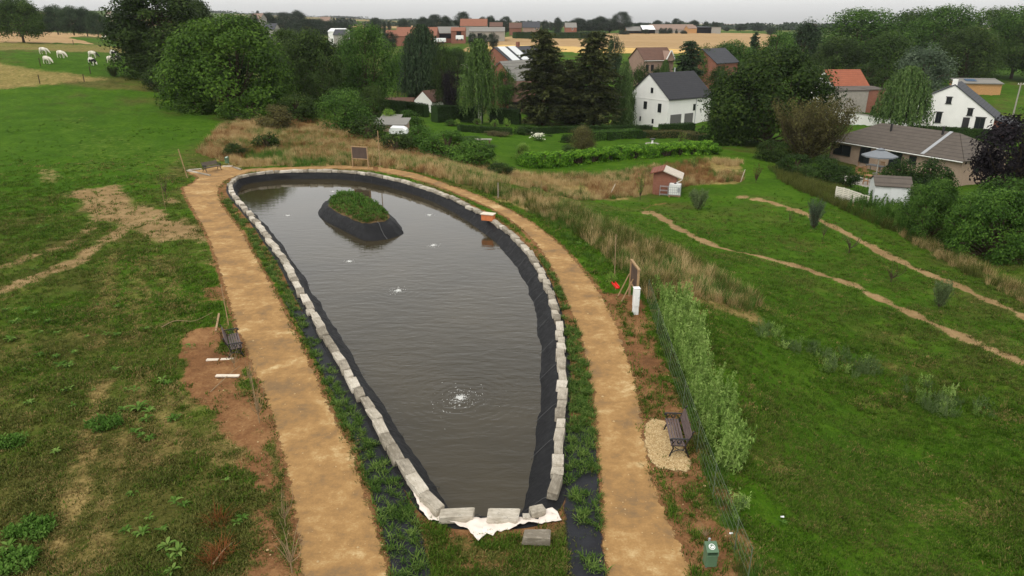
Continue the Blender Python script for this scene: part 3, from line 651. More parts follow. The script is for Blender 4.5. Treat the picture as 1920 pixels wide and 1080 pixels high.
TREES = [
 (45,190,98,-6,'oakA','oak','lone spreading oak standing at the edge of the golden field','oak_tree'),
 (316,122,188,-70,'tall','dark','tall dark tree cut off by the top edge, behind the bright walnut tree','broadleaf_tree'),
 (282,120,80,40,'oakA','dark','dark lower tree hanging over the pasture beside the tall dark tree','broadleaf_tree'),
 (385,150,80,-12,'tall','dark','dark tall tree filling the gap right behind the tall tree at the top edge','broadleaf_tree'),
 (443,95,245,26,'walnut','walnut','big bright green walnut tree reaching down to the meadow','walnut_tree'),
 (590,112,135,58,'oakA','dark','dark green tree just right of the bright walnut tree','broadleaf_tree'),
 (545,150,90,52,'oakB','dark','dark tree peeping out between walnut and its dark neighbour','broadleaf_tree'),
 (692,124,125,42,'oakB','mid','broad green tree in front of the white barn roof','broadleaf_tree'),
 (795,150,105,46,'willow','cool','grey green drooping tree in front of the long orange roof','willow_tree'),
 (833,140,48,78,'round','dark','dark round tree left of the birch','broadleaf_tree'),
 (608,98,70,128,'round','dark','small dark tree at the foot of the tall trees, right of the walnut','broadleaf_tree'),
 (650,84,125,168,'spread','mid','wide spreading elder beside the flat grey roof','elder_tree'),
 (700,108,70,160,'spread','dark','brown green shrub left of the small red roofed outbuilding','large_shrub'),
 (770,165,55,118,'round','cool','bushy dark tree behind the small red roofed outbuilding','broadleaf_tree'),
 (848,136,42,128,'round','purple','dark purple plum tree left of the birch trunk','plum_tree'),
 (900,120,88,72,'birch','birch','tall birch with drooping branches and two pale trunks on the garden lawn','birch_tree'),
 (1018,126,112,55,'coniferA','conifer','left one of the two tall dark conifers in the garden','conifer_tree'),
 (1112,128,112,58,'coniferB','conifer','right one of the two tall dark conifers in the garden','conifer_tree'),
 (1066,134,80,112,'coniferA','conifer','smaller dark conifer wedged between the two tall conifers','conifer_tree'),
 (762,172,72,98,'oakA','mid','green tree between the drooping tree and the broad green tree, below the orange barn','broadleaf_tree'),
 (858,205,56,90,'oakA','oak','green tree left of the birch top, below the long grey barn','broadleaf_tree'),
 (822,195,50,88,'round','mid','rounded green tree below the grey barn','broadleaf_tree'),
 (655,140,70,78,'oakA','oak','tree filling the gap below the white roofed hall','broadleaf_tree'),
 (948,150,44,124,'round','mid','green tree in front of the brick row right of the birch','broadleaf_tree'),
 (1232,165,36,122,'round','dark','dark tree left of the small pale willow behind the white house','broadleaf_tree'),
 (1345,150,50,120,'round','dark','dark tree rising at the right end of the white house roof','broadleaf_tree'),
 (1150,200,36,64,'round','cool','sparse grey tree above the right conifer against the golden field','broadleaf_tree'),
 (1167,133,50,114,'weepwillow','willow','weeping willow with long hanging strands right of the conifers','weeping_willow'),
 (1200,144,50,118,'round','dark','dark rounded tree between weeping willow and white house gable','broadleaf_tree'),
 (1193,220,40,96,'bush','mid','round bush in the meadow below the golden field','shrub'),
 (1284,158,70,76,'coniferB','cool','dark pointed conifer behind the roof of the white house','conifer_tree'),
 (1316,172,46,82,'round','mid','lighter green tree touching the conifer behind the white house','broadleaf_tree'),
 (1242,158,30,112,'willow','willow','small pale willow in front of the brown brick house','willow_tree'),
 (1366,182,104,78,'oakA','mid','wide green tree behind the red brick house','broadleaf_tree'),
 (1436,100,238,88,'walnut','maple','big dark maple right of the white house garages','maple_tree'),
 (1352,112,66,182,'round','dark','lower dark limb tree at the left foot of the big maple','broadleaf_tree'),
 (1408,210,30,60,'fir','cool','slim dark conifer at the right end of the golden field','conifer_tree'),
 (1452,185,78,54,'round','mid','light green tree left of the dark poplar','broadleaf_tree'),
 (1500,205,72,30,'poplar','cool','dark upright poplar rising over the wood edge','poplar_tree'),
 (1562,182,105,70,'oakA','dark','low dark tree at the left end of the wood','broadleaf_tree'),
 (1605,215,185,14,'oakB','mid','broad domed tree at the left of the wood skyline','broadleaf_tree'),
 (1652,178,115,62,'oakA','oak','green tree in the wood above the orange roof','broadleaf_tree'),
 (1700,235,130,18,'oakA','oak','tree in the wood skyline behind the silvery willow','broadleaf_tree'),
 (1760,218,145,8,'oakB','mid','tall tree at the middle of the wood skyline','broadleaf_tree'),
 (1800,185,125,52,'oakA','dark','dark tree in the wood behind the right white house','broadleaf_tree'),
 (1838,228,125,12,'oakB','oak','tall tree in the wood right of its middle','broadleaf_tree'),
 (1895,212,135,14,'oakA','mid','tall tree at the right edge of the wood','broadleaf_tree'),
 (1950,200,150,18,'oakB','oak','tree of the wood cut off by the right picture edge','broadleaf_tree'),
 (1620,165,70,118,'round','dark','dark low tree behind the grey outbuilding wall','broadleaf_tree'),
 (1718,150,108,80,'round','silver','silvery grey willow in front of the wood','willow_tree'),
 (1684,116,112,124,'willow','willow','green drooping willow left of the right white house','willow_tree'),
 (1512,88,165,182,'olive_shrub','brownish','thin brownish shrub tree left of the bungalow roof','shrub_tree'),
 (1886,64,178,206,'round','purple','dark purple copper beech in front of the bungalow end','copper_beech'),
 (1740,50,130,334,'bigbush','mid','bright green rounded bush beside the white garden shed','large_bush'),
 (1850,46,190,352,'bigbush','laurel','largest bright green bush at the right edge above the dry grass','large_bush'),
 (1870,54,120,330,'bush','mid','dull green bush behind the largest bright bush','large_bush'),
 (1950,48,120,380,'bigbush','mid','green bush cut by the right picture edge','large_bush'),
 (1683,74,76,298,'bushB','hedge','left one of two clipped dark bushes before the bungalow wall','clipped_bush'),
 (1738,71,92,299,'bushB','hedge','right one of two clipped dark bushes before the bungalow wall','clipped_bush'),
 (1490,76,70,288,'bush','hedge','dark bush left of the patio hedge','large_bush'),
 (1540,73,85,292,'bush','hedge','dark bush in the middle of the patio hedge','large_bush'),
 (1580,71,60,310,'bushB','hedge','dark bush at the right end of the patio hedge by the white fence','large_bush'),
 (1445,84,70,262,'bush','dark','dark bush under the big maple','large_bush'),
 (1308,58,40,352,'whip','grey','small grey green willow standing alone on the right lawn','young_willow'),
 (1525,50.5,36,370,'whip','silver','silvery young willow beside the outer lawn trail','young_willow'),
 (1543,47.5,22,408,'sparse','grey','thin sparse sapling just below the silvery young willow','sapling'),
 (1592,44.5,50,432,'sparse','grey','sparse twiggy shrub on the outer lawn trail','sapling'),
 (1480,52,16,384,'sparse','grey','tiny sapling left of the silvery young willow','sapling'),
 (1670,38,50,490,'sparse','red','thin bare shrub lying by the outer lawn trail','sapling'),
 (1760,33.5,36,522,'whip','grey','small grey shrub between the lawn trails at the right','young_willow'),
 (1200,63,26,316,'sapling','lime','bright leafy sapling left of the brick shelter','sapling'),
 (1088,62,16,340,'sapling','lime','small yellow green sapling between dry bank and lawn','sapling'),
 (1013,59,16,352,'sapling','lime','thin green sapling in the grass bank nearest the pond','sapling'),
 (1301,76,22,292,'sapling','lime','pale sapling on the dry bank behind the brick shelter','sapling'),
 (1417,70,22,304,'sapling','red','reddish sapling at the right end of the dry bank','sapling'),
 (980,80,30,266,'poplar','lime','bright green upright bush at the left of the laurel hedge','large_bush'),
 (312,46,30,312,'sparse','lime','thin staked sapling in the left meadow','sapling'),
 (214,118,24,122,'whip','dark','dark thorn bush at the fence corner below the cows','thorn_bush'),
 (1275,98,22,246,'sapling','lime','yellow green young tree on the garden lawn near the garages','young_tree'),
 (1092,92,54,236,'spread','brownish','dark small garden tree with a visible trunk on the lawn','garden_tree'),
 (985,105,60,236,'lowbush','hedge','dark rounded shrub left of the white flowers','garden_shrub'),
 (1065,98,36,252,'lowbush','hedge','dark clipped shrub right of the white flowers','garden_shrub'),
 (1066,86,40,272,'lowbush','dark','dark bush at the near edge of the garden lawn','garden_shrub'),
 (1030,104,20,252,'lowbush','mid','green shrub at the right of the white flowers','garden_shrub'),
 (930,100,66,246,'lowbush','brownish','brownish low shrub bed along the garden lawn','garden_shrub'),
 (880,92,56,256,'bushB','mid','green shrub over the left end of the garden','garden_shrub'),
 (910,86,50,272,'lowbush','hedge','clipped dark shrub beside the small stone seat','garden_shrub'),
 (845,110,30,224,'lowbush','mid','green shrub at the left end of the lawn hedge','garden_shrub'),
 (792,76,84,234,'bush','laurel','leafy green bush right of the white sheet','large_bush'),
 (838,72,104,244,'bush','laurel','broad leafy bush in the middle of the bank','large_bush'),
 (888,70,100,258,'bush','laurel','broad leafy bush at the right end of the bank','large_bush'),
 (935,66,58,305,'bushB','dark','dark green gorse bush by the wooden stake','large_bush'),
 (520,80,80,195,'bush','brownish','rusty olive bush on the bank below the walnut','large_bush'),
 (730,96,40,204,'bushB','lime','light green bush above the flat grey roof','garden_shrub'),
 (765,98,60,206,'bushB','mid','green bush right of the flat grey roof','garden_shrub'),
 (440,62,50,268,'bushB','dark','dark bush right behind the far bench','large_bush'),
 (500,66,66,250,'lowbush','dark','dark green bush in the dry bank behind the pond end','large_bush'),
 (308,110,70,120,'bush','dark','dark undergrowth at the foot of the tall tree beside the pasture','large_bush'),
 (338,104,80,150,'bush','dark','dark undergrowth between the tall tree and the walnut','large_bush'),
 (372,92,90,178,'bush','walnut','green low bough thicket at the left foot of the walnut','large_bush'),
 (470,88,110,180,'bush','walnut','green thicket at the right foot of the walnut','large_bush'),
 (560,90,90,176,'bush','dark','dark thicket right of the rusty olive bush','large_bush'),
 (690,78,90,222,'lowbush','dark','dark low scrub in front of the flat grey hut','large_bush'),
 (745,72,80,248,'lowbush','dark','dark low scrub right of the tall thin pole','large_bush'),
 (895,119,20,222,'lowbush','lime','clipped pale ball shrub at the foot of the birch','ball_shrub'),
 (856,112,20,224,'lowbush','lime','clipped pale ball shrub left of the birch','ball_shrub'),
 (928,114,20,224,'lowbush','lime','clipped pale ball shrub right of the birch','ball_shrub'),
 (950,118,18,222,'lowbush','lime','clipped pale ball shrub next to the left conifer','ball_shrub'),
]
for (px, Y, w, top, kd, mt, lb, nm) in TREES:
    ct = {'sapling': 'sapling', 'young_willow': 'young tree', 'young_tree': 'young tree'}.get(nm, 'bush' if ('bush' in nm or 'shrub' in nm) else 'tree')
    put_tree(px, Y, w, top, kd, mt, lb, nm, ct)
# laurel hedge: one bush after another
hx = [(1085,306,300),(1112,302,285),(1138,300,283),(1165,297,281),(1192,296,282),(1220,294,281),(1248,292,280),(1275,290,278),(1303,289,276),(1326,288,276),(1050,309,293),(1022,311,297),(994,312,300)]
hl = ['below the dark lawn-edge bush','first of its tall stretch','second of its tall stretch','third of its tall stretch','near its middle','just left of the brick shelter roof','above the brick shelter roof','right of the brick shelter roof','near its right end','at its right end','left of its tall stretch','right of the upright bush','under the upright bush']
for (px, pb, tp), w in zip(hx, hl):
    g = gnd(px, pb); put_tree(px, g[1], 40, tp - 2, 'laurel', 'bright', 'laurel bush of the bright garden hedge, ' + w, 'laurel_bush', 'bush', 'laurel hedge bushes', 0, g, 54 / FPX * (g[1] * CT + 5), max(1.2, at(px, tp - 2, g[1])[2] - g[2]) + .45)
# skyline trees
ORD = ['first', 'second', 'third', 'fourth', 'fifth', 'sixth', 'seventh', 'eighth', 'ninth', 'tenth', 'eleventh', 'twelfth', 'thirteenth']
SKY = [(732,300,34,58,'round'),(905,300,26,62,'round'),(925,305,24,60,'round'),(886,310,20,60,'round'),(775,290,30,60,'round'),(480,420,20,22,'round'),(487,600,14,20,'fir'),(505,460,44,24,'oakA'),(535,520,40,22,'oakB'),(560,540,40,20,'oakA'),(580,400,60,34,'oakB'),(600,430,46,36,'oakA'),(625,420,34,36,'round'),(648,400,44,42,'oakA'),
       (706,460,30,32,'oakB'),(722,420,9,37,'poplar'),(731,424,9,38,'poplar'),(757,470,30,36,'oakA'),(795,440,34,32,'oakA'),(816,430,40,26,'oakB'),(836,450,30,30,'oakA'),(868,460,38,21,'oakB'),(920,520,26,30,'oakA'),(948,500,30,30,'oakB'),(905,540,26,32,'oakA'),
       (1022,560,18,37,'round'),(1033,620,10,40,'poplar'),(1045,520,20,30,'poplar'),(1085,540,44,34,'oakA'),(1108,545,36,36,'oakB'),(1125,540,40,31,'oakA'),(1143,550,36,34,'round'),(1164,530,44,21,'oakB'),
       (1197,640,20,42,'round'),(1232,600,26,38,'oakA'),(1248,620,18,40,'round'),(1267,590,24,34,'oakB'),(1300,600,26,38,'oakA'),(1322,590,14,39,'round'),(1339,580,18,41,'round'),(1362,640,14,51,'round'),(1388,620,26,44,'oakB'),(1422,640,26,48,'oakA'),(1445,500,24,50,'round'),
       (1210,505,16,54,'round'),(1240,505,12,52,'bush'),(1248,505,12,52,'bush'),(1256,505,12,52,'bush'),(1268,502,6,54,'bush'),(1282,500,14,57,'bush'),(1170,505,24,56,'bush')]
for i, (px, Y, w, top, kd) in enumerate(SKY):
    segs = [(700, 'between the walnut and the white roofed hall'), (780, 'above the broad green tree'), (970, 'around the farm with orange roofs'), (1060, 'beside the pink brick house'), (1168, 'in the dark clump left of the field crest barns'), (1350, 'behind the long tan barn'), (2000, 'right of the field crest barns')]
    low = kd == 'bush' or (px, Y) == (1210, 505); sg = 'at the foot of the field crest barns' if low else next(n for m_, n in segs if px < m_)
    same = sorted(q[0] for q in SKY if (q[4] == 'bush' or (q[0], q[1]) == (1210, 505)) == low and (low or next(n for m_, n in segs if q[0] < m_) == sg))
    put_tree(px, Y, w, top, kd, 'far', ORD[same.index(px)] + ' skyline ' + ('bush' if low else 'tree') + ' from left ' + sg, 'skyline_tree', 'tree', 'skyline trees')
EDGE = [(80,285,60,30),(110,290,56,10),(140,288,56,12),(165,292,44,14),(185,284,40,22),(60,292,50,8),(20,294,60,6),(-30,294,70,8),(205,300,26,30),(228,420,30,16),(240,330,40,40)]
for i, (px, Y, w, top) in enumerate(sorted(EDGE)):
    put_tree(px, Y, w, top, 'oakA', 'cool', ORD[i] + ' tree from the left in the dark wood edge behind the golden left field', 'wood_edge_tree', 'tree', 'wood edge behind the left field')
# far woods that read as one band
def far_band(name, pts, label, mat):
    parts = []
    for px, Y, py, hm in pts:
        p = at(px, py, Y); k = 170; r = rng; w = Y * .014
        c = p + r.normal(size=(k, 3)) * np.array([w * .5, w * .4, 0]); c[:, 2] = p[2] + r.uniform(-.3, .75, k) * hm
        parts.append((cards(c, r.normal(size=(k, 3)) + np.array([0, -.5, .5]), hm * r.uniform(.3, .6, k), .8), r.random(k), np.full(k, r.random())))
    o = mobj(name, leafmesh(name, parts), M['leaf_' + mat]); tag(o, label, 'wood', kind='stuff')
far_band('far_wood', [(x, 2300 + 200 * math.sin(x), np.interp(x, [0, 425, 700, 900, 1100, 1500, 2000], [24, 25, 37, 44, 48, 51, 51]) + .5 * math.sin(x * .13), 6 + 3 * math.sin(x * .051)) for x in range(-60, 1990, 10)], 'blue grey band of distant woods along the horizon', 'far')
far_band('hedgerow_far', [(x, 900 + 100 * math.sin(x * .7), np.interp(x, [300, 600, 900, 1300, 1700], [40, 46, 49, 53, 54]) + .8 * math.sin(x * .21), 5 + 3 * math.sin(x * .09)) for x in range(380, 1700, 11)], 'thin hazy hedgerows crossing the distant fields', 'far')
def hedge(name, pts, width, height, mat, label, leaf=.18, dens=70):
    P = [np.array(p) for p in pts]; parts = []; core = MB()
    for a, b in zip(P[:-1], P[1:]):
        L = np.linalg.norm(b - a); e = (b - a) / L; n = np.array([-e[1], e[0], 0]); n /= np.linalg.norm(n); k = int(L * (width + 2 * height) * dens)
        s = rng.uniform(0, L, k); q = rng.uniform(0, width + 2 * height, k)
        off = np.where(q < height, -width / 2, np.where(q < height + width, q - height - width / 2, width / 2)); z = np.where(q < height, q, np.where(q < height + width, height, q - height - width))
        nn = np.where((q < height)[:, None], -n, np.where((q < height + width)[:, None], np.array([0, 0, 1.0]), n))
        c = a + e * s[:, None] + n * off[:, None] + np.array([0, 0, 1.0]) * z[:, None] + nn * (rng.normal(size=(k, 1)) * .06 + .07 * vn(s, q, .8, 91)[:, None])
        parts.append((cards(c, nn + rng.normal(size=(k, 3)) * .5, leaf * rng.uniform(.7, 1.4, k), .6), rng.random(k), (vn(s, q, .5, 92) + 1) / 2))
        h_ = height - .1; w_ = width / 2 - .1; lo = np.array([0, 0, -.6])
        vs = [a + n * w_ + lo, a - n * w_ + lo, a - n * w_ + [0, 0, h_], a + n * w_ + [0, 0, h_], b + n * w_ + lo, b - n * w_ + lo, b - n * w_ + [0, 0, h_], b + n * w_ + [0, 0, h_]]
        core.add(vs, [(0, 1, 2, 3), (7, 6, 5, 4), (0, 4, 5, 1), (1, 5, 6, 2), (2, 6, 7, 3), (3, 7, 4, 0)])
    root = thing(name, label, 'hedge', (0, 0, 0)); mobj('foliage', leafmesh('foliage', parts), M['leaf_' + mat], root); core.build('inner_branches', M['hedge_core'], root)
simple('hedge_core', lin(40,58,26), .95, .1, .3, 4, .3)
def hp(*q): return [gnd(a, b) for a, b in q]
hedge('clipped_hedge', hp((815,228),(862,228),(905,231)), 1.6, 2.6, 'hedge', 'tall dark clipped hedge behind the birch')
hedge('clipped_hedge', hp((920,230),(975,234)), 1.5, 2.6, 'hedge', 'tall dark clipped hedge below the brown garage roof')
hedge('clipped_hedge', hp((716,211),(765,214),(800,220)), 1.4, 2.2, 'hedge', 'dark hedge in front of the small red roofed outbuilding')
hedge('clipped_hedge', hp((765,190),(795,191)), 1.4, 3.0, 'hedge', 'dark clipped hedge behind the small outbuilding')
hedge('clipped_hedge', hp((800,177),(830,178)), 1.6, 2.0, 'hedge', 'clipped hedge row higher up behind the small outbuilding')
hedge('clipped_hedge', hp((815,200),(845,203)), 1.8, 2.2, 'mid', 'rounded green hedge right of the white gable outbuilding')
hedge('clipped_hedge', hp((975,252),(1040,250),(1110,248),(1220,246)), 1.0, 1.0, 'hedge', 'low dark hedge running across the garden to the white house')
hedge('clipped_hedge', hp((1236,249),(1300,246)), 1.0, 1.4, 'hedge', 'dark hedge in front of the garage doors')
hedge('clipped_hedge', hp((860,246),(900,248),(960,252)), 1.2, .9, 'hedge', 'low dark hedge across the lawn below the birch')
hedge('shrub_border', hp((1080,262),(1130,262),(1195,258)), 2.2, 1.3, 'mid', 'broad shrub border across the middle of the garden lawn')
hedge('shrub_border', hp((1205,258),(1280,257),(1320,266)), 2.0, 1.0, 'brownish', 'olive shrub border at the right end of the garden lawn')
hedge('clipped_hedge', hp((1585,214),(1640,219)), 1.2, 2.0, 'hedge', 'dark hedge against the grey outbuilding wall')
hedge('clipped_hedge', hp((1700,252),(1780,256),(1870,262)), 1.2, 1.5, 'hedge', 'dark hedge between the bungalow and the right white house')
hedge('shrub_border', hp((1560,224),(1640,228),(1700,236)), 1.6, 1.4, 'mid', 'leafy shrub border below the long white garden wall')
hedge('clipped_hedge', hp((964,72),(1010,72),(1085,72),(1130,70)), 4, 3, 'far', 'long dark hedge between the far field and the houses', .6, 4)
# ------------------------------------------------------------------ grass and weeds, too many to count
def blades(seed, n, R, hgt, wid, lean=.5, mid=.5, hmin=.55):
    r = np.random.default_rng(seed); V, Fc, rn = [], [], []
    for i in range(n):
        a, q = r.uniform(0, 6.28), R * r.uniform(0, 1) ** .5; b = np.array([q * math.cos(a), q * math.sin(a), -.01]); d = r.uniform(0, 6.28) if r.random() < .4 else a; hh = hgt * r.uniform(hmin, 1)
        dr = np.array([math.cos(d), math.sin(d), 0]); sd_ = np.array([-dr[1], dr[0], 0]) * wid / 2; L = lean * r.uniform(.3, 1) * hh
        m = b + dr * L * .35 + np.array([0, 0, hh * mid]); tip = b + dr * L + np.array([0, 0, hh * (1 - .25 * lean)]); o = len(V)
        V += [b - sd_, b + sd_, m + sd_ * .8, m - sd_ * .8, tip]; Fc += [(o, o + 1, o + 2), (o, o + 2, o + 3), (o + 3, o + 2, o + 4)]; rn += [r.random()] * 5
    return npmesh('tuft', np.array(V), np.array(Fc), False, {'rnd': ('POINT', np.array(rn)), 'clump': ('POINT', np.full(len(V), .5))})
def leaves_mesh(seed, n, R, leaf, asp, rise=.5):      # a rosette of broad leaves
    r = np.random.default_rng(seed); V, Fc, rn = [], [], []
    for i in range(n):
        a = r.uniform(0, 6.28); dr = np.array([math.cos(a), math.sin(a), 0]); sd_ = np.array([-dr[1], dr[0], 0]); L = leaf * r.uniform(.6, 1.15); b = dr * R * r.uniform(0, .6) + np.array([0, 0, .02 + r.uniform(0, .12)]); up = rise * r.uniform(.3, 1.2)
        p1 = b + dr * L * .3 + np.array([0, 0, L * .35 * up]); p2 = b + dr * L * .68 + np.array([0, 0, L * .5 * up]); p3 = b + dr * L + np.array([0, 0, L * .3 * up]); w = L * asp / 2; o = len(V); lift = np.array([0, 0, w * .35])
        V += [b, p1 - sd_ * w + lift, p1, p1 + sd_ * w + lift, p2 - sd_ * w * .8 + lift, p2, p2 + sd_ * w * .8 + lift, p3]
        Fc += [(o, o + 2, o + 1), (o, o + 3, o + 2), (o + 1, o + 2, o + 5), (o + 1, o + 5, o + 4), (o + 2, o + 3, o + 6), (o + 2, o + 6, o + 5), (o + 4, o + 5, o + 7), (o + 5, o + 6, o + 7)]; rn += [r.random()] * 8
    return npmesh('rosette', np.array(V), np.array(Fc), True, {'rnd': ('POINT', np.array(rn)), 'clump': ('POINT', np.full(len(V), .5))})
def stalks(seed, n, R, hgt, nl, leaf):                # tall leafy weed
    r = np.random.default_rng(seed); parts = []
    for i in range(n):
        a, q = r.uniform(0, 6.28), R * r.uniform(0, 1) ** .5; b = np.array([q * math.cos(a), q * math.sin(a), 0]); top = b + np.array([r.normal() * .12, r.normal() * .12, hgt * r.uniform(.6, 1)])
        f = r.uniform(.08, 1, nl)[:, None]; c = b + (top - b) * f + r.normal(size=(nl, 3)) * np.array([.05, .05, .02]) * (1.25 - f)
        parts.append((cards(c, r.normal(size=(nl, 3)), leaf * r.uniform(.6, 1.3, nl), .28, r.normal(size=(nl, 3)) * .6 + np.array([0, 0, 1.0]), r), r.random(nl), np.full(nl, r.random())))
    return leafmesh('weed', parts)
def grassmat(name, dark, mid, lite, trans=.25):
    t = NT(name); oi = t.n('ShaderNodeObjectInfo').outputs['Random']
    v = t.math('ADD', t.math('MULTIPLY', t.attr('rnd'), .45), t.math('ADD', t.math('MULTIPLY', oi, .35), t.math('MULTIPLY', t.noise(t.geo(), .5, 3), .3)))
    c = t.ramp(v, [(.15, lin(*dark)), (.5, lin(*mid)), (.9, lin(*lite))]); t.col(c).rough(.7, .05)
    tr = t.n('ShaderNodeBsdfTranslucent'); t.l(c, tr.inputs[0]); mx = t.n('ShaderNodeMixShader'); mx.inputs[0].default_value = trans
    t.l(t.p.outputs[0], mx.inputs[1]); t.l(tr.outputs[0], mx.inputs[2]); t.l(mx.outputs[0], t.out.inputs[0]); M[name] = t.m; return t.m
grassmat('g_lawn', (32,52,11), (58,86,20), (98,120,44)); grassmat('g_olive', (40,48,18), (74,82,34), (116,116,62)); grassmat('g_dry', (130,110,70), (172,148,102), (206,184,136)); grassmat('g_red', (92,62,38), (134,98,62), (170,134,92))
grassmat('g_weed', (40,66,22), (66,98,34), (104,134,62)); grassmat('g_art', (72,98,42), (114,142,66), (164,184,108)); grassmat('g_grey', (58,78,42), (84,104,60), (116,132,86)); grassmat('g_sedge', (40,62,24), (66,92,36), (112,132,66)); grassmat('g_dock', (50,78,26), (78,110,42), (118,142,70))
grassmat('g_dryl', (92,82,46), (122,106,64), (150,132,86)); grassmat('g_rust', (84,48,28), (120,70,40), (150,96,60))
hidden = bpy.data.collections.new('tuft_sources')
def src(me, mat):
    me.materials.append(M[mat]); o = bpy.data.objects.new('tuft_source', me); return o
def scatter(name, label, P, S, sources, cat='grass', parent=None):
    """one stuff object: a tuft stands on every vertex"""
    n = len(P); cl = bpy.data.collections.new(name + '_tufts')
    for o in sources: cl.objects.link(o)
    me = bpy.data.meshes.new(name); me.vertices.add(n); me.vertices.foreach_set('co', np.asarray(P, np.float32).ravel())
    a = me.attributes.new('scl', 'FLOAT_VECTOR', 'POINT'); a.data.foreach_set('vector', np.asarray(S, np.float32).ravel())
    a = me.attributes.new('rot', 'FLOAT_VECTOR', 'POINT'); R = np.zeros((n, 3), np.float32); R[:, 2] = rng.uniform(0, 6.28, n); R[:, :2] = rng.normal(size=(n, 2)) * .1; a.data.foreach_set('vector', R.ravel())
    a = me.attributes.new('pick', 'INT', 'POINT'); a.data.foreach_set('value', rng.integers(0, len(sources), n).astype(np.int32))
    o = mobj(name, me, None, parent)
    ng = bpy.data.node_groups.new(name, 'GeometryNodeTree'); ng.interface.new_socket('Geometry', in_out='INPUT', socket_type='NodeSocketGeometry'); ng.interface.new_socket('Geometry', in_out='OUTPUT', socket_type='NodeSocketGeometry')
    N = ng.nodes.new; gi, go, ip, ci = N('NodeGroupInput'), N('NodeGroupOutput'), N('GeometryNodeInstanceOnPoints'), N('GeometryNodeCollectionInfo')
    ci.inputs[0].default_value = cl; ci.inputs['Separate Children'].default_value = True; ci.inputs['Reset Children'].default_value = True
    ip.inputs['Pick Instance'].default_value = True
    def na(nm, ty): q = N('GeometryNodeInputNamedAttribute'); q.data_type = ty; q.inputs[0].default_value = nm; return q.outputs['Attribute']
    er = N('FunctionNodeEulerToRotation'); L = ng.links.new
    L(gi.outputs[0], ip.inputs['Points']); L(ci.outputs[0], ip.inputs['Instance']); L(na('pick', 'INT'), ip.inputs['Instance Index']); L(na('rot', 'FLOAT_VECTOR'), er.inputs[0]); L(er.outputs[0], ip.inputs['Rotation']); L(na('scl', 'FLOAT_VECTOR'), ip.inputs['Scale']); L(ip.outputs[0], go.inputs[0])
    md = o.modifiers.new('tufts', 'NODES'); md.node_group = ng
    return tag(o, label, cat, kind='stuff')
def look(arr, x, y):                                   # value of a ground mask at points
    j = np.clip(np.searchsorted(us, x / (y + UC)), 0, NC - 1); i = np.clip(np.searchsorted(ys, y), 0, NR - 1); return arr[i, j]
def in_poly(poly, dens):
    lo, hi = poly.min(0), poly.max(0); n = int((hi - lo).prod() * dens); p = rng.uniform(lo, hi, (n, 2)); return p[inside(p[:, 0], p[:, 1], poly)]
def lift(p, dz=0): return np.c_[p, look(GH_ground, p[:, 0], p[:, 1]) + dz]
def scl(n, a, b, zs=1): s = rng.uniform(a, b, n); return np.stack([s, s, s * zs * rng.uniform(.8, 1.25, n)], 1)
bare = np.maximum.reduce([soil, dirt * .9, sstep(-.15, .1, LSD) * 1.2, sstep(-.15, .1, RPSD) * 1.2, sstep(-.1, .05, GSD) * 1.2, sstep(-.42, -.35, RSD) * 2, sstep(-.1, .1, GLS) * 1.2, sstep(-.1, .1, GRS) * 1.2])
# lawn
ny = 190000; yv = rng.uniform(0, 1, ny); y = 11.0 + 55 * yv ** 1.45; x = rng.uniform(-.78, .78, ny) * (y + UC)
keep = (look(RSD, x, y) < -.36) & (look(LSD, x, y) < .02) & (look(RPSD, x, y) < .02) & (rng.random(ny) < sstep(66, 34, y)) & (rng.random(ny) < (1 - .97 * np.clip(look(bare, x, y), 0, 1)) * np.clip(.75 + .6 * fbm(x, y, .7, 101, 3), .12, 1)); x, y = x[keep], y[keep]
inrow = rng.random(len(x)) < np.clip(look(tan, x, y) * .8 + np.where(x < 3, .02 + .16 * vn(x, y, .5, 103), .02), 0, .9); ol = rng.random(len(x)) > np.clip(look(lush, x, y) * .8 + .25 * vn(x, y, .3, 105), .05, .95)
sz = .75 + .45 * (y / 40) + .35 * np.clip(fbm(x, y, .9, 104, 2), -.5, 1)
lawn_src = [blades(s, 12, .15, .115, .023, .9) for s in (1, 2, 3)]
for nm, sel, mt, lb in (('lawn_grass', ~inrow & ~ol, 'g_lawn', 'short green grass of the meadow around the pond'), ('olive_grass', ~inrow & ol, 'g_olive', 'dull olive grass mixed through the worn meadow'), ('dry_lawn_grass', inrow, 'g_dryl', 'dry straw coloured short grass in the worn patches')):
    P_ = np.c_[x[sel], y[sel], look(GH_ground, x[sel], y[sel])]; s_ = sz[sel]; zz = s_ * (1 if mt != 'g_dryl' else .75)
    scatter(nm, lb, P_, np.stack([s_, s_, zz * rng.uniform(.6, 1.4, len(zz))], 1), [src(m_.copy(), mt) for m_ in lawn_src])
# darker taller tufts here and there
k = 11000; y = 12 + 70 * rng.random(k) ** 1.6; x = rng.uniform(-.76, .76, k) * (y + UC); ok = (look(bare, x, y) < .35) & (look(RSD, x, y) < -.6) & (fbm(x, y, .25, 111, 3) > .0); P_ = lift(np.c_[x, y][ok])
scatter('coarse_grass', 'darker coarse grass tussocks dotted over the meadow', P_, scl(len(P_), .5, 1.2), [src(blades(s, 26, .14, .20, .014, .9), 'g_lawn') for s in (4, 5)])
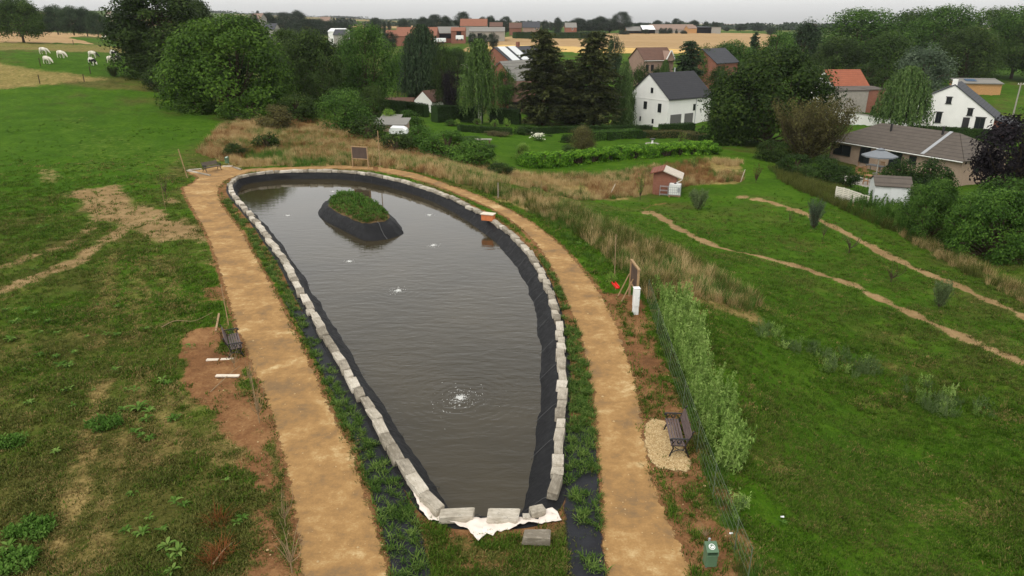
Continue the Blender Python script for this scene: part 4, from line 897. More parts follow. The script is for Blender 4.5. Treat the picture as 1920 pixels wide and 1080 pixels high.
# tall dry grass
Z1, Z2 = gpoly(tallz[0]), gpoly(tallz[1]); Z3 = gpoly([(1590,392),(1650,420),(1720,462),(1800,508),(1930,575),(1930,545),(1800,482),(1700,432),(1610,385)]); Z4 = gpoly([(1440,315),(1480,320),(1560,350),(1640,400),(1690,440),(1650,425),(1560,385),(1470,345)])
def dry(name, label, polys, dens, mat, hs, thr, seed, n=34, hgt=.8, cond=1):
    p = np.concatenate([in_poly(z, dens) for z in polys]); f = fbm(p[:, 0], p[:, 1], .22, seed, 3); p = p[(f * cond > thr) & (look(RSD, p[:, 0], p[:, 1]) < -2.2) & (look(RPSD, p[:, 0], p[:, 1]) < -.35) & (look(LSD, p[:, 0], p[:, 1]) < -.35)]
    P_ = lift(p, -.03); scatter(name, label, P_, scl(len(P_), *hs), [src(blades(s, n, .22, hgt, .014, .55), mat) for s in (seed, seed + 1, seed + 2)])
dry('tall_dry_grass', 'tall straw coloured grass on the bank behind and right of the pond', [Z1, Z2, Z3], 9, 'g_dry', (.5, 1.1), -.6, 121)
dry('tall_rusty_grass', 'tall reddish brown grass on the bank below the garden hedge', [Z1], 6, 'g_red', (.6, 1.1), -.1, 131)
dry('tall_green_grass', 'tall green weeds growing through the dry bank', [Z1, Z2, Z2, Z4], 6, 'g_weed', (.6, 1.2), .0, 141, 30, .75)
dry('tall_olive_grass', 'tall olive grass along the boundary of the right lawn', [Z2, Z3, Z4, Z4], 7, 'g_olive', (.7, 1.3), -.3, 151, 30, .85)
Z5 = np.r_[gpoly([(960,385),(1010,410),(1060,450),(1110,500),(1150,535),(1190,540)]), gpoly([(1180,470),(1120,425),(1050,395),(980,372)])]
dry('path_side_weeds', 'green weeds along the right edge of the right path', [Z5], 7, 'g_weed', (.4, .9), -.1, 161, 30, .6)
# planted strips beside the stones
SP = np.r_[crom(gpoly([(415,372),(440,408),(465,440),(485,480),(508,520),(530,560),(555,610),(580,660),(606,720),(634,780),(660,830),(684,900),(703,960),(720,1020),(736,1079),(745,1140)]), 3), crom(gpoly([(430,368),(452,395),(478,428),(502,462),(526,500),(548,540),(568,575),(588,610),(606,642),(636,690),(668,745),(700,795),(735,850),(760,905),(772,950),(785,1000),(800,1079),(804,1140)]), 3)[::-1]]
SPR = np.r_[crom(gpoly([(1008,478),(1030,515),(1046,560),(1057,610),(1063,660),(1066,720),(1064,780),(1060,840),(1062,900),(1078,950),(1088,1000),(1098,1079),(1104,1140)]), 3), crom(gpoly([(1024,486),(1050,540),(1075,600),(1094,660),(1107,720),(1116,790),(1122,860),(1126,940),(1129,1010),(1136,1079),(1140,1140)]), 3)[::-1]]
pl, pr = in_poly(SP, 34), in_poly(SPR, 44); f = fbm(pl[:, 0], pl[:, 1], .9, 171, 3); d_ = look(LSD, pl[:, 0], pl[:, 1]); pl = pl[(f > -.5 + .75 * sstep(-.9, -1.5, d_)) & (look(RSD, pl[:, 0], pl[:, 1]) < -.35)]
pr = pr[(fbm(pr[:, 0], pr[:, 1], .9, 172, 3) > -.55) & (look(RSD, pr[:, 0], pr[:, 1]) < -.35)]
P_ = lift(np.r_[pl, pr], .02); scatter('strip_plants', 'low green planted tufts growing along both black fabric strips', P_, scl(len(P_), .55, 1.25), [src(blades(s, 22, .10, .17, .022, 1.2), 'g_sedge') for s in (181, 182, 183)], 'plants')
fp = gpoly([(795,975),(880,1000),(960,1005),(1055,985),(1064,1079),(1070,1140),(808,1140),(803,1040)]); p = in_poly(fp, 120); p = p[fbm(p[:, 0], p[:, 1], 1.3, 185, 3) > -.25]; P_ = lift(p)
scatter('front_grass', 'patchy green grass in front of the pond around the loose stone', P_, scl(len(P_), .7, 1.5), [src(blades(s, 16, .1, .13, .012, .9), 'g_lawn') for s in (186, 187)])
p = np.r_[in_poly(gpoly([(1150,560),(1205,565),(1235,640),(1262,720),(1285,800),(1310,880),(1345,960),(1390,1079),(1400,1140),(1320,1140),(1290,1060),(1250,960),(1222,880),(1205,780),(1185,680)]), 26)]; p = p[(fbm(p[:, 0], p[:, 1], .8, 191, 3) > -.05) & (look(GSD, p[:, 0], p[:, 1]) < -.05)]; P_ = lift(p)
scatter('verge_grass', 'green grass patches on the bare soil between right path and wire fence', P_, scl(len(P_), .6, 1.5), [src(blades(s, 18, .1, .14, .013, 1), 'g_lawn') for s in (192, 193)])
p = in_poly(gpoly([(1222,575),(1240,580),(1290,700),(1330,800),(1370,930),(1420,1060),(1435,1140),(1395,1140),(1370,1040),(1330,930),(1290,800),(1255,690)]), 22); P_ = lift(p)
scatter('fence_grass', 'long grass growing up along the wire fence', P_, scl(len(P_), .6, 1.2, 1.2), [src(blades(s, 24, .12, .34, .011, .6), m_) for s, m_ in ((194, 'g_weed'), (195, 'g_olive'))])
p = in_poly(gpoly([(1228,560),(1285,570),(1318,640),(1340,710),(1375,780),(1395,880),(1372,905),(1340,885),(1318,805),(1290,725),(1258,645)]), 13); P_ = lift(p)
scatter('tall_weeds', 'tall feathery grey green weeds standing right of the wire fence', P_, scl(len(P_), .55, 1.15), [src(stalks(s, 5, .16, 1.15, 42, .12), 'g_art') for s in (201, 202, 203)], 'weeds')
p = np.r_[in_poly(gpoly([(1400,598),(1440,608),(1600,668),(1740,722),(1870,782),(1860,796),(1720,768),(1560,712),(1420,634)]), 4), in_poly(gpoly([(1340,960),(1400,930),(1410,975),(1365,985)]), 5)]; p = p[fbm(p[:, 0], p[:, 1], .5, 207, 2) > -.3]; P_ = lift(p)
scatter('ditch_weeds', 'row of grey green low weeds crossing the right lawn', P_, scl(len(P_), .35, .8), [src(stalks(s, 12, .35, .8, 30, .11), m_) for s, m_ in ((204, 'g_grey'), (205, 'g_art'), (206, 'g_grey'))], 'weeds')
p = in_poly(gpoly([(1590,395),(1690,440),(1720,420),(1700,400),(1600,375)]), 3); P_ = lift(p); scatter('boundary_shrubs', 'green brambles below the white garden shed', P_, scl(len(P_), .8, 1.5), [src(stalks(s, 16, .4, 1.1, 34, .14), 'g_weed') for s in (208, 209)], 'brambles')
p = in_poly(ISL * .70 + ic * .30, 60); rr_ = .74 * (1 - (sdist(p[:, 0], p[:, 1], ISL * .70 + ic * .30, 5) / 1.1).clip(0, 1)); P_ = np.c_[p - ic, np.interp(rr_, [0, .25, .5, .72, .78], [.98, .96, .84, .66, .58])]
o = scatter('island_plants', None, P_, scl(len(P_), .55, 1.15), [src(blades(221, 18, .12, .24, .016, 1.1), 'g_sedge'), src(leaves_mesh(222, 10, .12, .16, .4, 1.2), 'g_weed'), src(blades(223, 18, .1, .2, .014, 1), 'g_olive')], None, island)
# gravel under the right bench
p = in_poly(GRAVEL, 900); ok = look(GSD, p[:, 0], p[:, 1]) > .03; p = p[ok]; peb = bmesh.new(); bmesh.ops.create_icosphere(peb, subdivisions=1, radius=.5); pm = bpy.data.meshes.new('pebble'); peb.to_mesh(pm); peb.free()
gp = NT('pebble'); gp.col(gp.ramp(gp.n('ShaderNodeObjectInfo').outputs['Random'], [(0, lin(140,114,76)), (.5, lin(178,152,108)), (1, lin(206,186,146))])).rough(.85, .2); M['pebble'] = gp.m
P_ = lift(p, .032); scatter('loose_gravel', 'loose pale yellow gravel chips on the pad under the right bench', P_, np.stack([rng.uniform(.02, .045, len(P_)), rng.uniform(.02, .04, len(P_)), rng.uniform(.015, .03, len(P_))], 1), [src(pm, 'pebble')], 'gravel')
# pebbles and crumbs on the bare soil
k = 2600; y = 12 + 26 * rng.random(k) ** 1.3; x = rng.uniform(-.4, .4, k) * (y + UC); ok = (look(soil, x, y) > .5) & (look(RSD, x, y) < -.5); P_ = lift(np.c_[x, y][ok], .012); s_ = rng.exponential(.014, len(P_)) + .012
pm2 = pm.copy(); pm2.materials.clear(); simple('crumb', lin(172,146,106), .9, .1, .3); scatter('soil_crumbs', 'small pale stones and clods strewn on the bare soil', P_, np.stack([s_, s_, s_ * .6], 1), [src(pm2, 'crumb')], 'stones')
# dock plants one could count
dock = [leaves_mesh(s, n_l, .08, L, .34, .9) for s, n_l, L in ((231, 12, .24), (232, 16, .28), (233, 9, .22))]
for m_ in dock: m_.materials.append(M['g_dock'])
DOCK = [(12,585,1),(52,583,1),(65,592,1.2),(30,608,1.3),(90,605,.9),(80,625,.8),(108,628,.9),(20,640,1.2),(165,635,.9),(200,630,.9),(220,630,.9),(275,620,1),(185,575,.8),(220,577,.8),(358,653,1.3),(75,670,1),(105,672,.9),(142,665,1.1),(115,690,1.3),(132,688,1),(50,695,.9),(218,697,1),(128,735,1.1),(177,735,.7),(305,718,1.1),(315,722,.9),(240,733,.9),(255,735,1),(55,758,.9),(135,765,1),(232,772,1),(262,770,1.5),(282,778,1.5),(275,792,1.2),(325,790,1.1),(335,784,.8),(255,815,1.1),(283,826,.9),(268,822,1.1),(30,825,1),(105,850,.8),(250,930,1),(330,945,1),(345,950,.8),(280,975,.9),(238,1000,.9),(268,1003,1),(305,1000,1),(315,1030,1.2),(335,1040,1.2),(322,1055,1.1),(325,1076,1),(18,1030,1.1),(425,905,.8),(60,398,.9),(75,430,1.1),(65,508,1.1),(105,450,.8),(88,425,.9),(290,412,.9),(1100,464,1.1),(1085,458,.9),(1310,900,.6),(445,985,.8),(455,975,.8),(1468,985,.8)]
for i, (px, py, s) in enumerate(DOCK):
    g = gnd(px, py); o = link(bpy.data.objects.new('dock_plant', dock[i % 3])); o.location = g + np.array([0, 0, .01]); o.scale = (s * .72,) * 3; o.rotation_euler = (0, 0, random.uniform(0, 6.28))
    wh = 'in the verge right of the pond' if px > 1000 else 'far up the left meadow' if py < 520 else 'along the left picture edge' if px < 80 else 'on the worn grass left of the left bench' if py < 680 else 'near the two large dock clumps' if py < 850 else 'in the lower left of the meadow'
    tag(o, ('large' if s > 1.15 else 'medium' if s > .95 else 'small') + ' broad leaved dock plant ' + wh, 'weed', 'dock plants in the meadow')
# low green mats of nettle
for (px, py, r_), lb in zip([(195, 800, .5), (60, 1000, .5), (30, 1060, .45), (20, 835, .4)], ['round low nettle patch left of the big dock plants', 'low nettle patch in the lower left corner', 'low nettle patch at the very bottom left', 'small nettle patch at the left edge']):
    g = gnd(px, py); a = rng.uniform(0, 6.28, int(170 * r_)); q = r_ * rng.random(len(a)) ** .5; P_ = lift(np.c_[g[0] + q * np.cos(a), g[1] + q * np.sin(a) * .8]); scatter('nettle_patch', lb, P_, scl(len(P_), .5, 1), [src(leaves_mesh(241, 14, .1, .11, .5, 1.6), 'g_weed')], 'weeds')
# rusty dead plants
for (px, py, Hs), lb in zip([(410, 985, .6), (400, 1060, .5), (418, 1040, .5)], ['tall rusty dead dock stalk beside the bare soil', 'rusty heap of dead stems at the bottom edge', 'brown dead grass clump above the bottom edge']):
    g = gnd(px, py); o = mobj('dead_stalk', blades(int(px), 90, .22, Hs, .01, 1.1), M['g_rust']); o.location = g; tag(o, lb, 'dead plant')
# ------------------------------------------------------------------ houses
def rowmat(name, c, rows=3.0, var=.22, rough=.75, spec=.25, strength=.6):   # roof covering laid in courses
    t = NT(name); cc = t.coord(); sp = t.n('ShaderNodeSeparateXYZ'); t.l(cc, sp.inputs[0])
    w = t.math('FRACT', t.math('MULTIPLY', sp.outputs[2], rows)); f = t.noise(cc, 1.3, 5, .7); g = t.noise(cc, 9, 3)
    v = t.math('ADD', t.math('MULTIPLY', f, .7), t.math('MULTIPLY', g, .3)); lo = tuple(x * (1 - var) for x in c[:3]) + (1,); hi = tuple(min(1, x * (1 + var)) for x in c[:3]) + (1,)
    t.col(t.mix(t.rng(w, 0, .22), tuple(x * .45 for x in c[:3]) + (1,), t.ramp(v, [(.3, lo), (.7, hi)]))).rough(rough, spec).bump(w, strength, .06); M[name] = t.m
def brickmat(name, c, c2, mortar):
    t = NT(name); b = t.n('ShaderNodeTexBrick'); mp = t.n('ShaderNodeMapping'); sp = t.n('ShaderNodeSeparateXYZ'); cb = t.n('ShaderNodeCombineXYZ'); t.l(t.coord(), sp.inputs[0]); t.l(t.math('ADD', sp.outputs[0], sp.outputs[1]), cb.inputs[0]); t.l(sp.outputs[2], cb.inputs[1]); t.l(cb.outputs[0], b.inputs['Vector'])
    b.inputs['Scale'].default_value = 1; b.inputs['Brick Width'].default_value = .24; b.inputs['Row Height'].default_value = .08; b.inputs['Mortar Size'].default_value = .008
    b.inputs['Color1'].default_value = c; b.inputs['Color2'].default_value = c2; b.inputs['Mortar'].default_value = mortar
    t.col(t.mix(.35, b.outputs['Color'], t.ramp(t.noise(t.coord(), .9, 5, .7), [(.3, tuple(x * .7 for x in c[:3]) + (1,)), (.7, c2)]))).rough(.9, .15); M[name] = t.m
rowmat('roof_dark', lin(52,52,55)); rowmat('roof_brown', lin(98,72,60)); rowmat('roof_orange', lin(142,82,58), 3, .2); rowmat('roof_taupe', lin(86,78,70), 3.4); rowmat('roof_grey', lin(124,121,114), 1.5, .15, strength=.3); rowmat('roof_far_orange', lin(132,86,66), 2, .2); rowmat('roof_slate', lin(64,65,69)); rowmat('roof_far', lin(134,112,98), 1)
simple('plaster_white', lin(230,228,223), .85, .2, .05, .6, .1); simple('plaster_grey', lin(150,146,138), .9, .15, .12, 1.5, .1); simple('wood_tan', lin(176,134,88), .8, .2, .25, 5, .2); simple('concrete', lin(148,142,132), .9, .15, .15, 2, .2)
brickmat('brick_red', lin(124,74,58), lin(142,90,70), lin(138,122,110)); brickmat('brick_pale', lin(150,126,108), lin(170,146,126), lin(166,154,140)); brickmat('brick_pink', lin(138,110,96), lin(154,126,110), lin(150,136,124)); brickmat('brick_dark', lin(110,64,52), lin(132,80,62), lin(130,110,96))
simple('frame_dark', lin(40,38,38), .5, .4, .1); simple('frame_white', lin(214,212,206), .5, .4, .05); simple('door_grey', lin(98,96,94), .55, .4, .1); simple('metal_white', lin(206,208,206), .45, .5, .06, 3, .05); simple('zinc', lin(150,152,154), .45, .5, .1, 3, .05); simple('opening_dark', lin(22,20,20), .9, .1, .2)
simple('trailer_white', lin(226,226,224), .5, .4, .05)
t = NT('glass'); t.col(lin(34,38,42)).rough(.08, .6); M['glass'] = t.m
def wpos(face, u, z, L, W, out):
    return {'x0': (-out, u, z), 'x1': (L + out, u, z), 'y0': (u, -out, z), 'y1': (u, W + out, z)}[face]
def wbox(mb, face, u, z, w, h, L, W, out, th):
    c = wpos(face, u, z, L, W, out); mb.box(c, (th, w, h) if face[0] == 'x' else (w, th, h))
def window(root, face, u, z, w, h, L, W, frame='frame_dark', sill=None, bars=1):
    f = MB(); b = min(.08, w * .12)
    for du in (-1, 1): wbox(f, face, u + du * (w / 2 - b / 2), z, b, h, L, W, .035, .07)
    for dz in (-1, 1): wbox(f, face, u, z + dz * (h / 2 - b / 2), w - 2 * b, b, L, W, .035, .069)
    if bars and w > .7: wbox(f, face, u, z, b * .8, h - 2 * b, L, W, .033, .06)
    fo = f.build('window', M[frame], root); g = MB(); wbox(g, face, u, z, w - 2 * b + .01, h - 2 * b + .01, L, W, .012, .02); g.build('pane', M['glass'], fo)
    if sill: s = MB(); wbox(s, face, u, z - h / 2 - .05, w + .2, .09, L, W, .06, .12); wbox(s, face, u, z + h / 2 + .07, w + .25, .13, L, W, .03, .06); s.build('sill', M[sill], fo)
def panel(root, name, mat, face, u, z, w, h, L, W, ribs=0):
    d = MB(); wbox(d, face, u, z, w, h, L, W, .02, .05); o = d.build(name, M[mat], root)
    for i in range(ribs):
        r = MB(); wbox(r, face, u, z - h / 2 + h * (i + .5) / ribs, w - .06, h / ribs - .05, L, W, .05, .03); r.build('door_panel', M[mat], o)
def house(name, label, org, yaw, L, W, prof, wall, roof, cat='house', ov=.35, ox=.25, wins=(), below=1.5, hip=False, th=.16, gutter=None):
    root = thing(name, label, cat, org, yaw); o = MB(); o.prism([(W, -below), (W, prof[-1][1])] + [p for p in prof[::-1][1:-1]] + [(0, prof[0][1]), (0, -below)], 'x', 0, L)
    if not hip: o.build('wall', M[wall], root)
    else:
        w_ = MB(); w_.box((L / 2, W / 2, (prof[0][1] - below) / 2), (L, W, prof[0][1] + below)); w_.build('wall', M[wall], root)
    slabs = []
    if hip:
        e, zr = ov, prof[1][1]; ze = prof[0][1] - ov * (zr - prof[0][1]) / (W / 2); a, b = (-e, -e, ze), (L + e, -e, ze); c, d = (L + e, W + e, ze), (-e, W + e, ze); r0, r1 = (hip, W / 2, zr), (L - hip, W / 2, zr)
        for q in ((a, b, r1, r0), (b, c, r1), (c, d, r0, r1), (d, a, r0)):
            n = (Vector(q[1]) - Vector(q[0])).cross(Vector(q[2]) - Vector(q[1])).normalized() * .1; m = MB(); k = len(q)
            m.add([Vector(v) + n for v in q] + [Vector(v) - n * .2 for v in q], [tuple(range(k)), tuple(range(2 * k - 1, k - 1, -1))] + [(i, (i + 1) % k, (i + 1) % k + k, i + k) for i in range(k)]); slabs.append(m.build('roof', M[roof], root))
    else:
        for (y0, z0), (y1, z1) in zip(prof[:-1], prof[1:]):
            s = (z1 - z0) / (y1 - y0); a0, a1 = y0, y1
            if (y0, z0) == prof[0]: a0 = y0 - ov
            if (y1, z1) == prof[-1]: a1 = y1 + ov
            m = MB(); q = [(a0, z0 + (a0 - y0) * s + .01), (a1, z0 + (a1 - y0) * s + .01), (a1, z0 + (a1 - y0) * s + th), (a0, z0 + (a0 - y0) * s + th)]
            m.prism(q, 'x', -ox, L + ox); slabs.append(m.build('roof', M[roof], root))
    for w in wins:
        k, *r = w
        if k == 'w': window(root, *r[:5], L, W, *r[5:])
        else: panel(root, k, r[0], *r[1:6], L, W, *(r[6:] or [0]))
    if gutter:
        g = MB(); g.tube([(-.2, -ov, prof[0][1] - ov * (prof[1][1] - prof[0][1]) / (prof[1][0] - prof[0][0])), (L + .2, -ov, prof[0][1] - ov * (prof[1][1] - prof[0][1]) / (prof[1][0] - prof[0][0]))], .07, 6); g.build('gutter', M[gutter], root)
    return root, slabs
# white house with garages
C1 = at(1250, 239, 130); yaw = math.atan2(.57, .82)
r1, sl = house('white_house', 'white two storey house with dark tiled roof and garage doors', C1, yaw, 11.8, 10.4, [(0, 5.1), (5.2, 9.2), (10.4, 5.1)], 'plaster_white', 'roof_dark', ov=.3, ox=.2, below=2.5, gutter='frame_dark', wins=[
    ('w', 'x0', 2.1, 3.3, .85, 1.6), ('w', 'x0', 5.8, 3.5, .85, 1.4), ('w', 'x0', 9.2, 3.3, 1.15, 2.2), ('w', 'x0', 4.3, 6.3, .6, .95), ('w', 'x0', 6.9, .9, .35, .9), ('w', 'x0', 3.6, .75, .45, .85),
    ('w', 'y0', 7.0, 3.2, .6, 1.2), ('garage_door', 'door_grey', 'y0', 2.2, 1.1, 2.9, 2.2, 5), ('garage_door', 'door_grey', 'y0', 5.7, 1.1, 2.3, 2.2, 5)])
m = MB(); m.tube([(7.4, -.08, -.5), (7.4, -.08, 5.0)], .05, 6); m.build('downpipe', M['zinc'], r1); m = MB(); m.tube([(6.6, 5.2, 9.1), (6.6, 5.2, 10.1)], .13, 8); m.build('chimney_pipe', M['zinc'], sl[0])
m = MB(); m.box((-.03, 5.2, 4.75), (.05, 10.2, .10)); m.box((5.9, -.03, 4.4), (11.6, .05, .08)); m.build('string_course', M['plaster_white'], r1)
m = MB()
for i in range(9): m.box((-.7 - .0, 9.7 + i * .28, 2.0 - i * .24), (1.0, .3, .12))
m.build('stair_steps', M['concrete'], r1); m = MB(); m.tube([(-1.2, 8.9, 3.1), (-1.2, 9.7, 3.1), (-1.2, 12.2, 1.0)], .035, 5); m.tube([(-1.2, 8.9, 2.6), (-1.2, 9.7, 2.6), (-1.2, 12.2, .5)], .025, 5)
for q in (8.9, 9.7, 10.5, 11.4, 12.2): m.tube([(-1.2, q, -.6), (-1.2, q, 3.1 if q < 9.8 else 3.1 - (q - 9.7) * .84)], .03, 5)
m.build('stair_railing', M['zinc'], r1)
# white cottage at the right
C2 = at(1858, 250, 117); yaw2 = math.atan2(.80, .60)
r2, sl = house('white_cottage', 'white cottage with dark tiled roof, low right eave and dark window trims at right', C2, yaw2, 9.0, 11.6, [(0, 2.5), (6.6, 7.4), (11.6, 4.7)], 'plaster_white', 'roof_slate', ov=.3, ox=.15, below=2.0, wins=[
    ('w', 'x0', 7.0, 4.9, .8, 1.0, 'frame_dark', 'frame_dark'), ('w', 'x0', 8.0, 2.0, .9, 1.7, 'frame_dark', 'frame_dark'), ('w', 'x0', 3.6, 3.2, .8, 1.1, 'frame_dark', 'frame_dark'), ('w', 'x0', 1.9, 1.5, 1.4, 1.8, 'frame_dark', 'frame_dark'), ('door', 'frame_dark', 'x0', 3.9, 1.1, 1.0, 2.4)])
m = MB(); m.box((.35, 6.7, 7.7), (.6, .75, 1.3)); m.build('chimney', M['plaster_white'], sl[1]); m = MB(); m.box((-.03, 5.8, -.3), (.08, 11.5, 1.2)); m.build('plinth', M['plaster_grey'], r2)
m = MB(); m.prism([(-3.4, -2), (-.02, -2), (-.02, 2.15), (-3.4, 1.2)], 'x', .3, 8); m.build('brick_lean_to', M['brick_dark'], r2); m = MB(); m.prism([(-3.7, 1.2), (-.02, 2.2), (-.02, 2.34), (-3.7, 1.34)], 'x', 0, 8.3); m.build('lean_to_roof', M['roof_slate'], r2)
# bungalow
E1, E2 = at(1560, 262, 93.4), at(1805, 302, 78.0); e = (E2 - E1)[:2]; Lb = float(np.linalg.norm(e)); yawb = math.atan2(e[1], e[0]); zb = H1(*E2[:2])
eb = E2[2] - zb + .15; r3, sl = house('brick_bungalow', 'pale brick bungalow with taupe hipped roof behind the patio', (E1[0], E1[1], zb), yawb, Lb, 9, [(0, eb), (4.5, eb + 2.1), (9, eb)], 'brick_pale', 'roof_taupe', ov=.4, below=2, hip=3.6, wins=[
    ('w', 'y0', 1.8, eb - 1.25, 2.6, 1.4), ('w', 'y0', 5.2, eb - 1.35, 1.5, 2.1), ('w', 'y0', 9.4, eb - 1.3, 1.6, 2.0), ('w', 'y0', 11.6, eb - 1.0, .9, 1.0), ('w', 'x1', 3, eb - 1.2, 1.2, 1.2)])
m = MB(); zr = eb + 2.1; m.add([(12.6, -.35, eb + .02), (13.0, -.35, eb + .02), (13.0, 4.5, zr + .16), (12.6, 4.5, zr + .16), (12.6, -.35, eb - .1), (13.0, -.35, eb - .1), (13.0, 4.5, zr - .05), (12.6, 4.5, zr - .05)], [(0, 1, 2, 3), (7, 6, 5, 4), (0, 4, 5, 1), (1, 5, 6, 2), (2, 6, 7, 3), (3, 7, 4, 0)]); m.build('roof_flashing', M['zinc'], sl[0])
for x_, y_ in ((6.0, 3.1), (12.2, 3.8)): m = MB(); m.tube([(x_, y_, eb + y_ * .5 - .1), (x_, y_, eb + y_ * .5 + .9)], .14, 8); m.build('vent_pipe', M['frame_dark'], sl[0])
m = MB(); m.tube([(-.3, -.48, eb - .22), (Lb + .3, -.48, eb - .22)], .07, 6); m.build('gutter', M['frame_white'], r3)
# orange roofed farm buildings beside the willow
C5 = at(1556, 208, 140); house('orange_roof_house', 'white house with an orange tiled roof right of the big maple', C5, .12, 7.2, 8, [(0, 4.6), (4, 7.4), (8, 4.6)], 'plaster_white', 'roof_orange', below=2.5, wins=[('w', 'y0', 1.2, 2.4, .5, 1.3)])
C6 = at(1560, 212, 134); house('grey_outbuilding', 'grey block outbuilding with a brick end below the orange roof', C6, .1, 6.6, 5, [(0, 4.0), (5, 4.3)], 'concrete', 'roof_taupe', 'outbuilding', below=2.5, ov=.15)
C7 = at(1620, 212, 135); house('brick_outbuilding', 'small red brick outbuilding wall left of the willow', C7, .1, 3.6, 5, [(0, 4.2), (5, 4.4)], 'brick_red', 'roof_taupe', 'outbuilding', below=2.5, ov=.15)
A, B = at(1548, 214, 128), at(1742, 244, 122); m = MB(); d_ = B - A; a_ = math.atan2(d_[1], d_[0]); Lw = float(np.linalg.norm(d_[:2])); rt = thing('garden_wall', 'long low white garden wall beneath the orange roofed house', 'wall', A, a_)
sl_ = (B[2] - A[2]) / Lw; m.add([(0, -.12, -2), (Lw, -.12, -2 + sl_ * Lw), (Lw, .12, -2 + sl_ * Lw), (0, .12, -2), (0, -.12, .9), (Lw, -.12, .9 + sl_ * Lw), (Lw, .12, .9 + sl_ * Lw), (0, .12, .9)], [(0, 1, 5, 4), (1, 2, 6, 5), (2, 3, 7, 6), (3, 0, 4, 7), (4, 5, 6, 7)]); m.build('wall', M['plaster_white'], rt)
m = MB(); m.add([(-.1, -.2, .9), (Lw, -.2, .9 + sl_ * Lw), (Lw, .2, .9 + sl_ * Lw), (-.1, .2, .9), (-.1, -.2, 1), (Lw, -.2, 1 + sl_ * Lw), (Lw, .2, 1 + sl_ * Lw), (-.1, .2, 1)], [(0, 1, 5, 4), (1, 2, 6, 5), (2, 3, 7, 6), (3, 0, 4, 7), (4, 5, 6, 7), (3, 2, 1, 0)]); m.build('coping', M['concrete'], rt)
# wooden stable
C8 = at(1790, 178, 168); r8, s8 = house('wooden_stable', 'wooden stable with a low tin roof behind the right white cottage', C8, -.18, 9.6, 4.5, [(0, 2.6), (4.5, 3.3)], 'wood_tan', 'roof_grey', 'stable', below=2, ov=.4, wins=[('door', 'opening_dark', 'y0', 1.6, 1.7, .9, 1.0), ('door', 'wood_tan', 'y0', 5.2, 1.2, 1.1, 2.0)])
simple('solar', lin(70,92,120), .3, .5, .15); m = MB(); m.box((3.6, 2.4, 3.25), (2.2, 2.0, .08), Matrix.Rotation(.155, 3, 'X')); m.build('solar_panel', M['solar'], s8[0])
# red brick house and brown brick house behind the white house
C9 = at(1338, 172, 168); house('red_brick_house', 'red brick house with dark roof half hidden by the big maple', C9, .75, 9.5, 8.0, [(0, 6.4), (4, 9.3), (8, 6.4)], 'brick_red', 'roof_slate', below=2, wins=[('w', 'y0', 1.2, 5.0, 1.0, 1.4), ('w', 'y0', 1.0, 1.9, 1.0, 1.5), ('w', 'y0', 3.2, 4.7, .9, 1.3), ('w', 'y0', 4, 1.9, 1, 1.5)])
C10 = at(1206, 150, 185); r10, s10 = house('brown_brick_house', 'brown brick house with white trims seen above the white house roof', C10, .35, 8.6, 8, [(0, 4.9), (4, 7.6), (8, 4.9)], 'brick_pink', 'roof_brown', below=2, wins=[('w', 'y0', .9, 2.9, .8, 1.6), ('w', 'y0', 2.4, 2.9, .8, 1.6)], gutter='frame_white')
m = MB(); m.prism([(-1.5, 4.6), (1.2, 4.6), (-.15, 7.0)], 'y', -1.2, 3.5); o = m.build('dormer', M['brick_pink'], r10); o.location = (7, 0, 0)
m = MB(); m.box((6.85 - .75, -1.35, 5.85), (.16, .3, 2.9), Matrix.Rotation(.5, 3, 'Y')); m.box((6.85 + .75, -1.35, 5.85), (.16, .3, 2.9), Matrix.Rotation(-.5, 3, 'Y')); m.build('dormer_trim', M['frame_white'], r10)
# brick rows left of the conifers
C11 = at(936, 206, 150); r11, s11 = house('brown_roof_garage', 'brick garage with a broad brown tiled roof between birch and left conifer', C11, .0, 7, 6, [(0, 2.1), (3.4, 5.4), (6, 3.2)], 'brick_dark', 'roof_brown', 'garage', below=2.0, ov=.5, wins=[('garage_door', 'frame_dark', 'y0', 3.5, 1.0, 3, 1.8)])
C12 = at(966, 192, 158); house('brick_terrace_near', 'brick house with a grey panelled roof slope above the brown garage roof', C12, .95, 16, 8, [(0, 4.6), (4, 8.4), (8, 5.5)], 'brick_red', 'roof_grey', below=3, ov=.2)
C13 = at(958, 150, 196); r13, s13 = house('brick_terrace_far', 'brick house row with two white roof panels left of the conifers', C13, .95, 22, 11, [(0, 4.6), (5.5, 8.2), (11, 4.0)], 'brick_red', 'roof_slate', below=3, ov=.2)
for x_ in (1.2, 6.0):
    m = MB(); sp = (4.0 - 8.2) / 5.5; ang = math.atan(sp); m.box((x_ + 1.6, 8.25, 8.2 + sp * 2.75 + .3), (3.6, 6.4, .1), Matrix.Rotation(ang, 3, 'X')); m.build('roof_panel', M['metal_white'], s13[1])
    m = MB(); sp2 = (8.2 - 4.6) / 5.5; m.box((x_ + 1.6, 2.75, 8.2 - sp2 * 2.75 + .3), (3.4, 6.2, .1), Matrix.Rotation(math.atan(sp2), 3, 'X')); m.build('roof_panel', M['metal_white'], s13[0])
m = MB(); m.box((11, 5.5, 8.8), (.8, .8, 1.4)); m.build('chimney', M['brick_red'], s13[0])
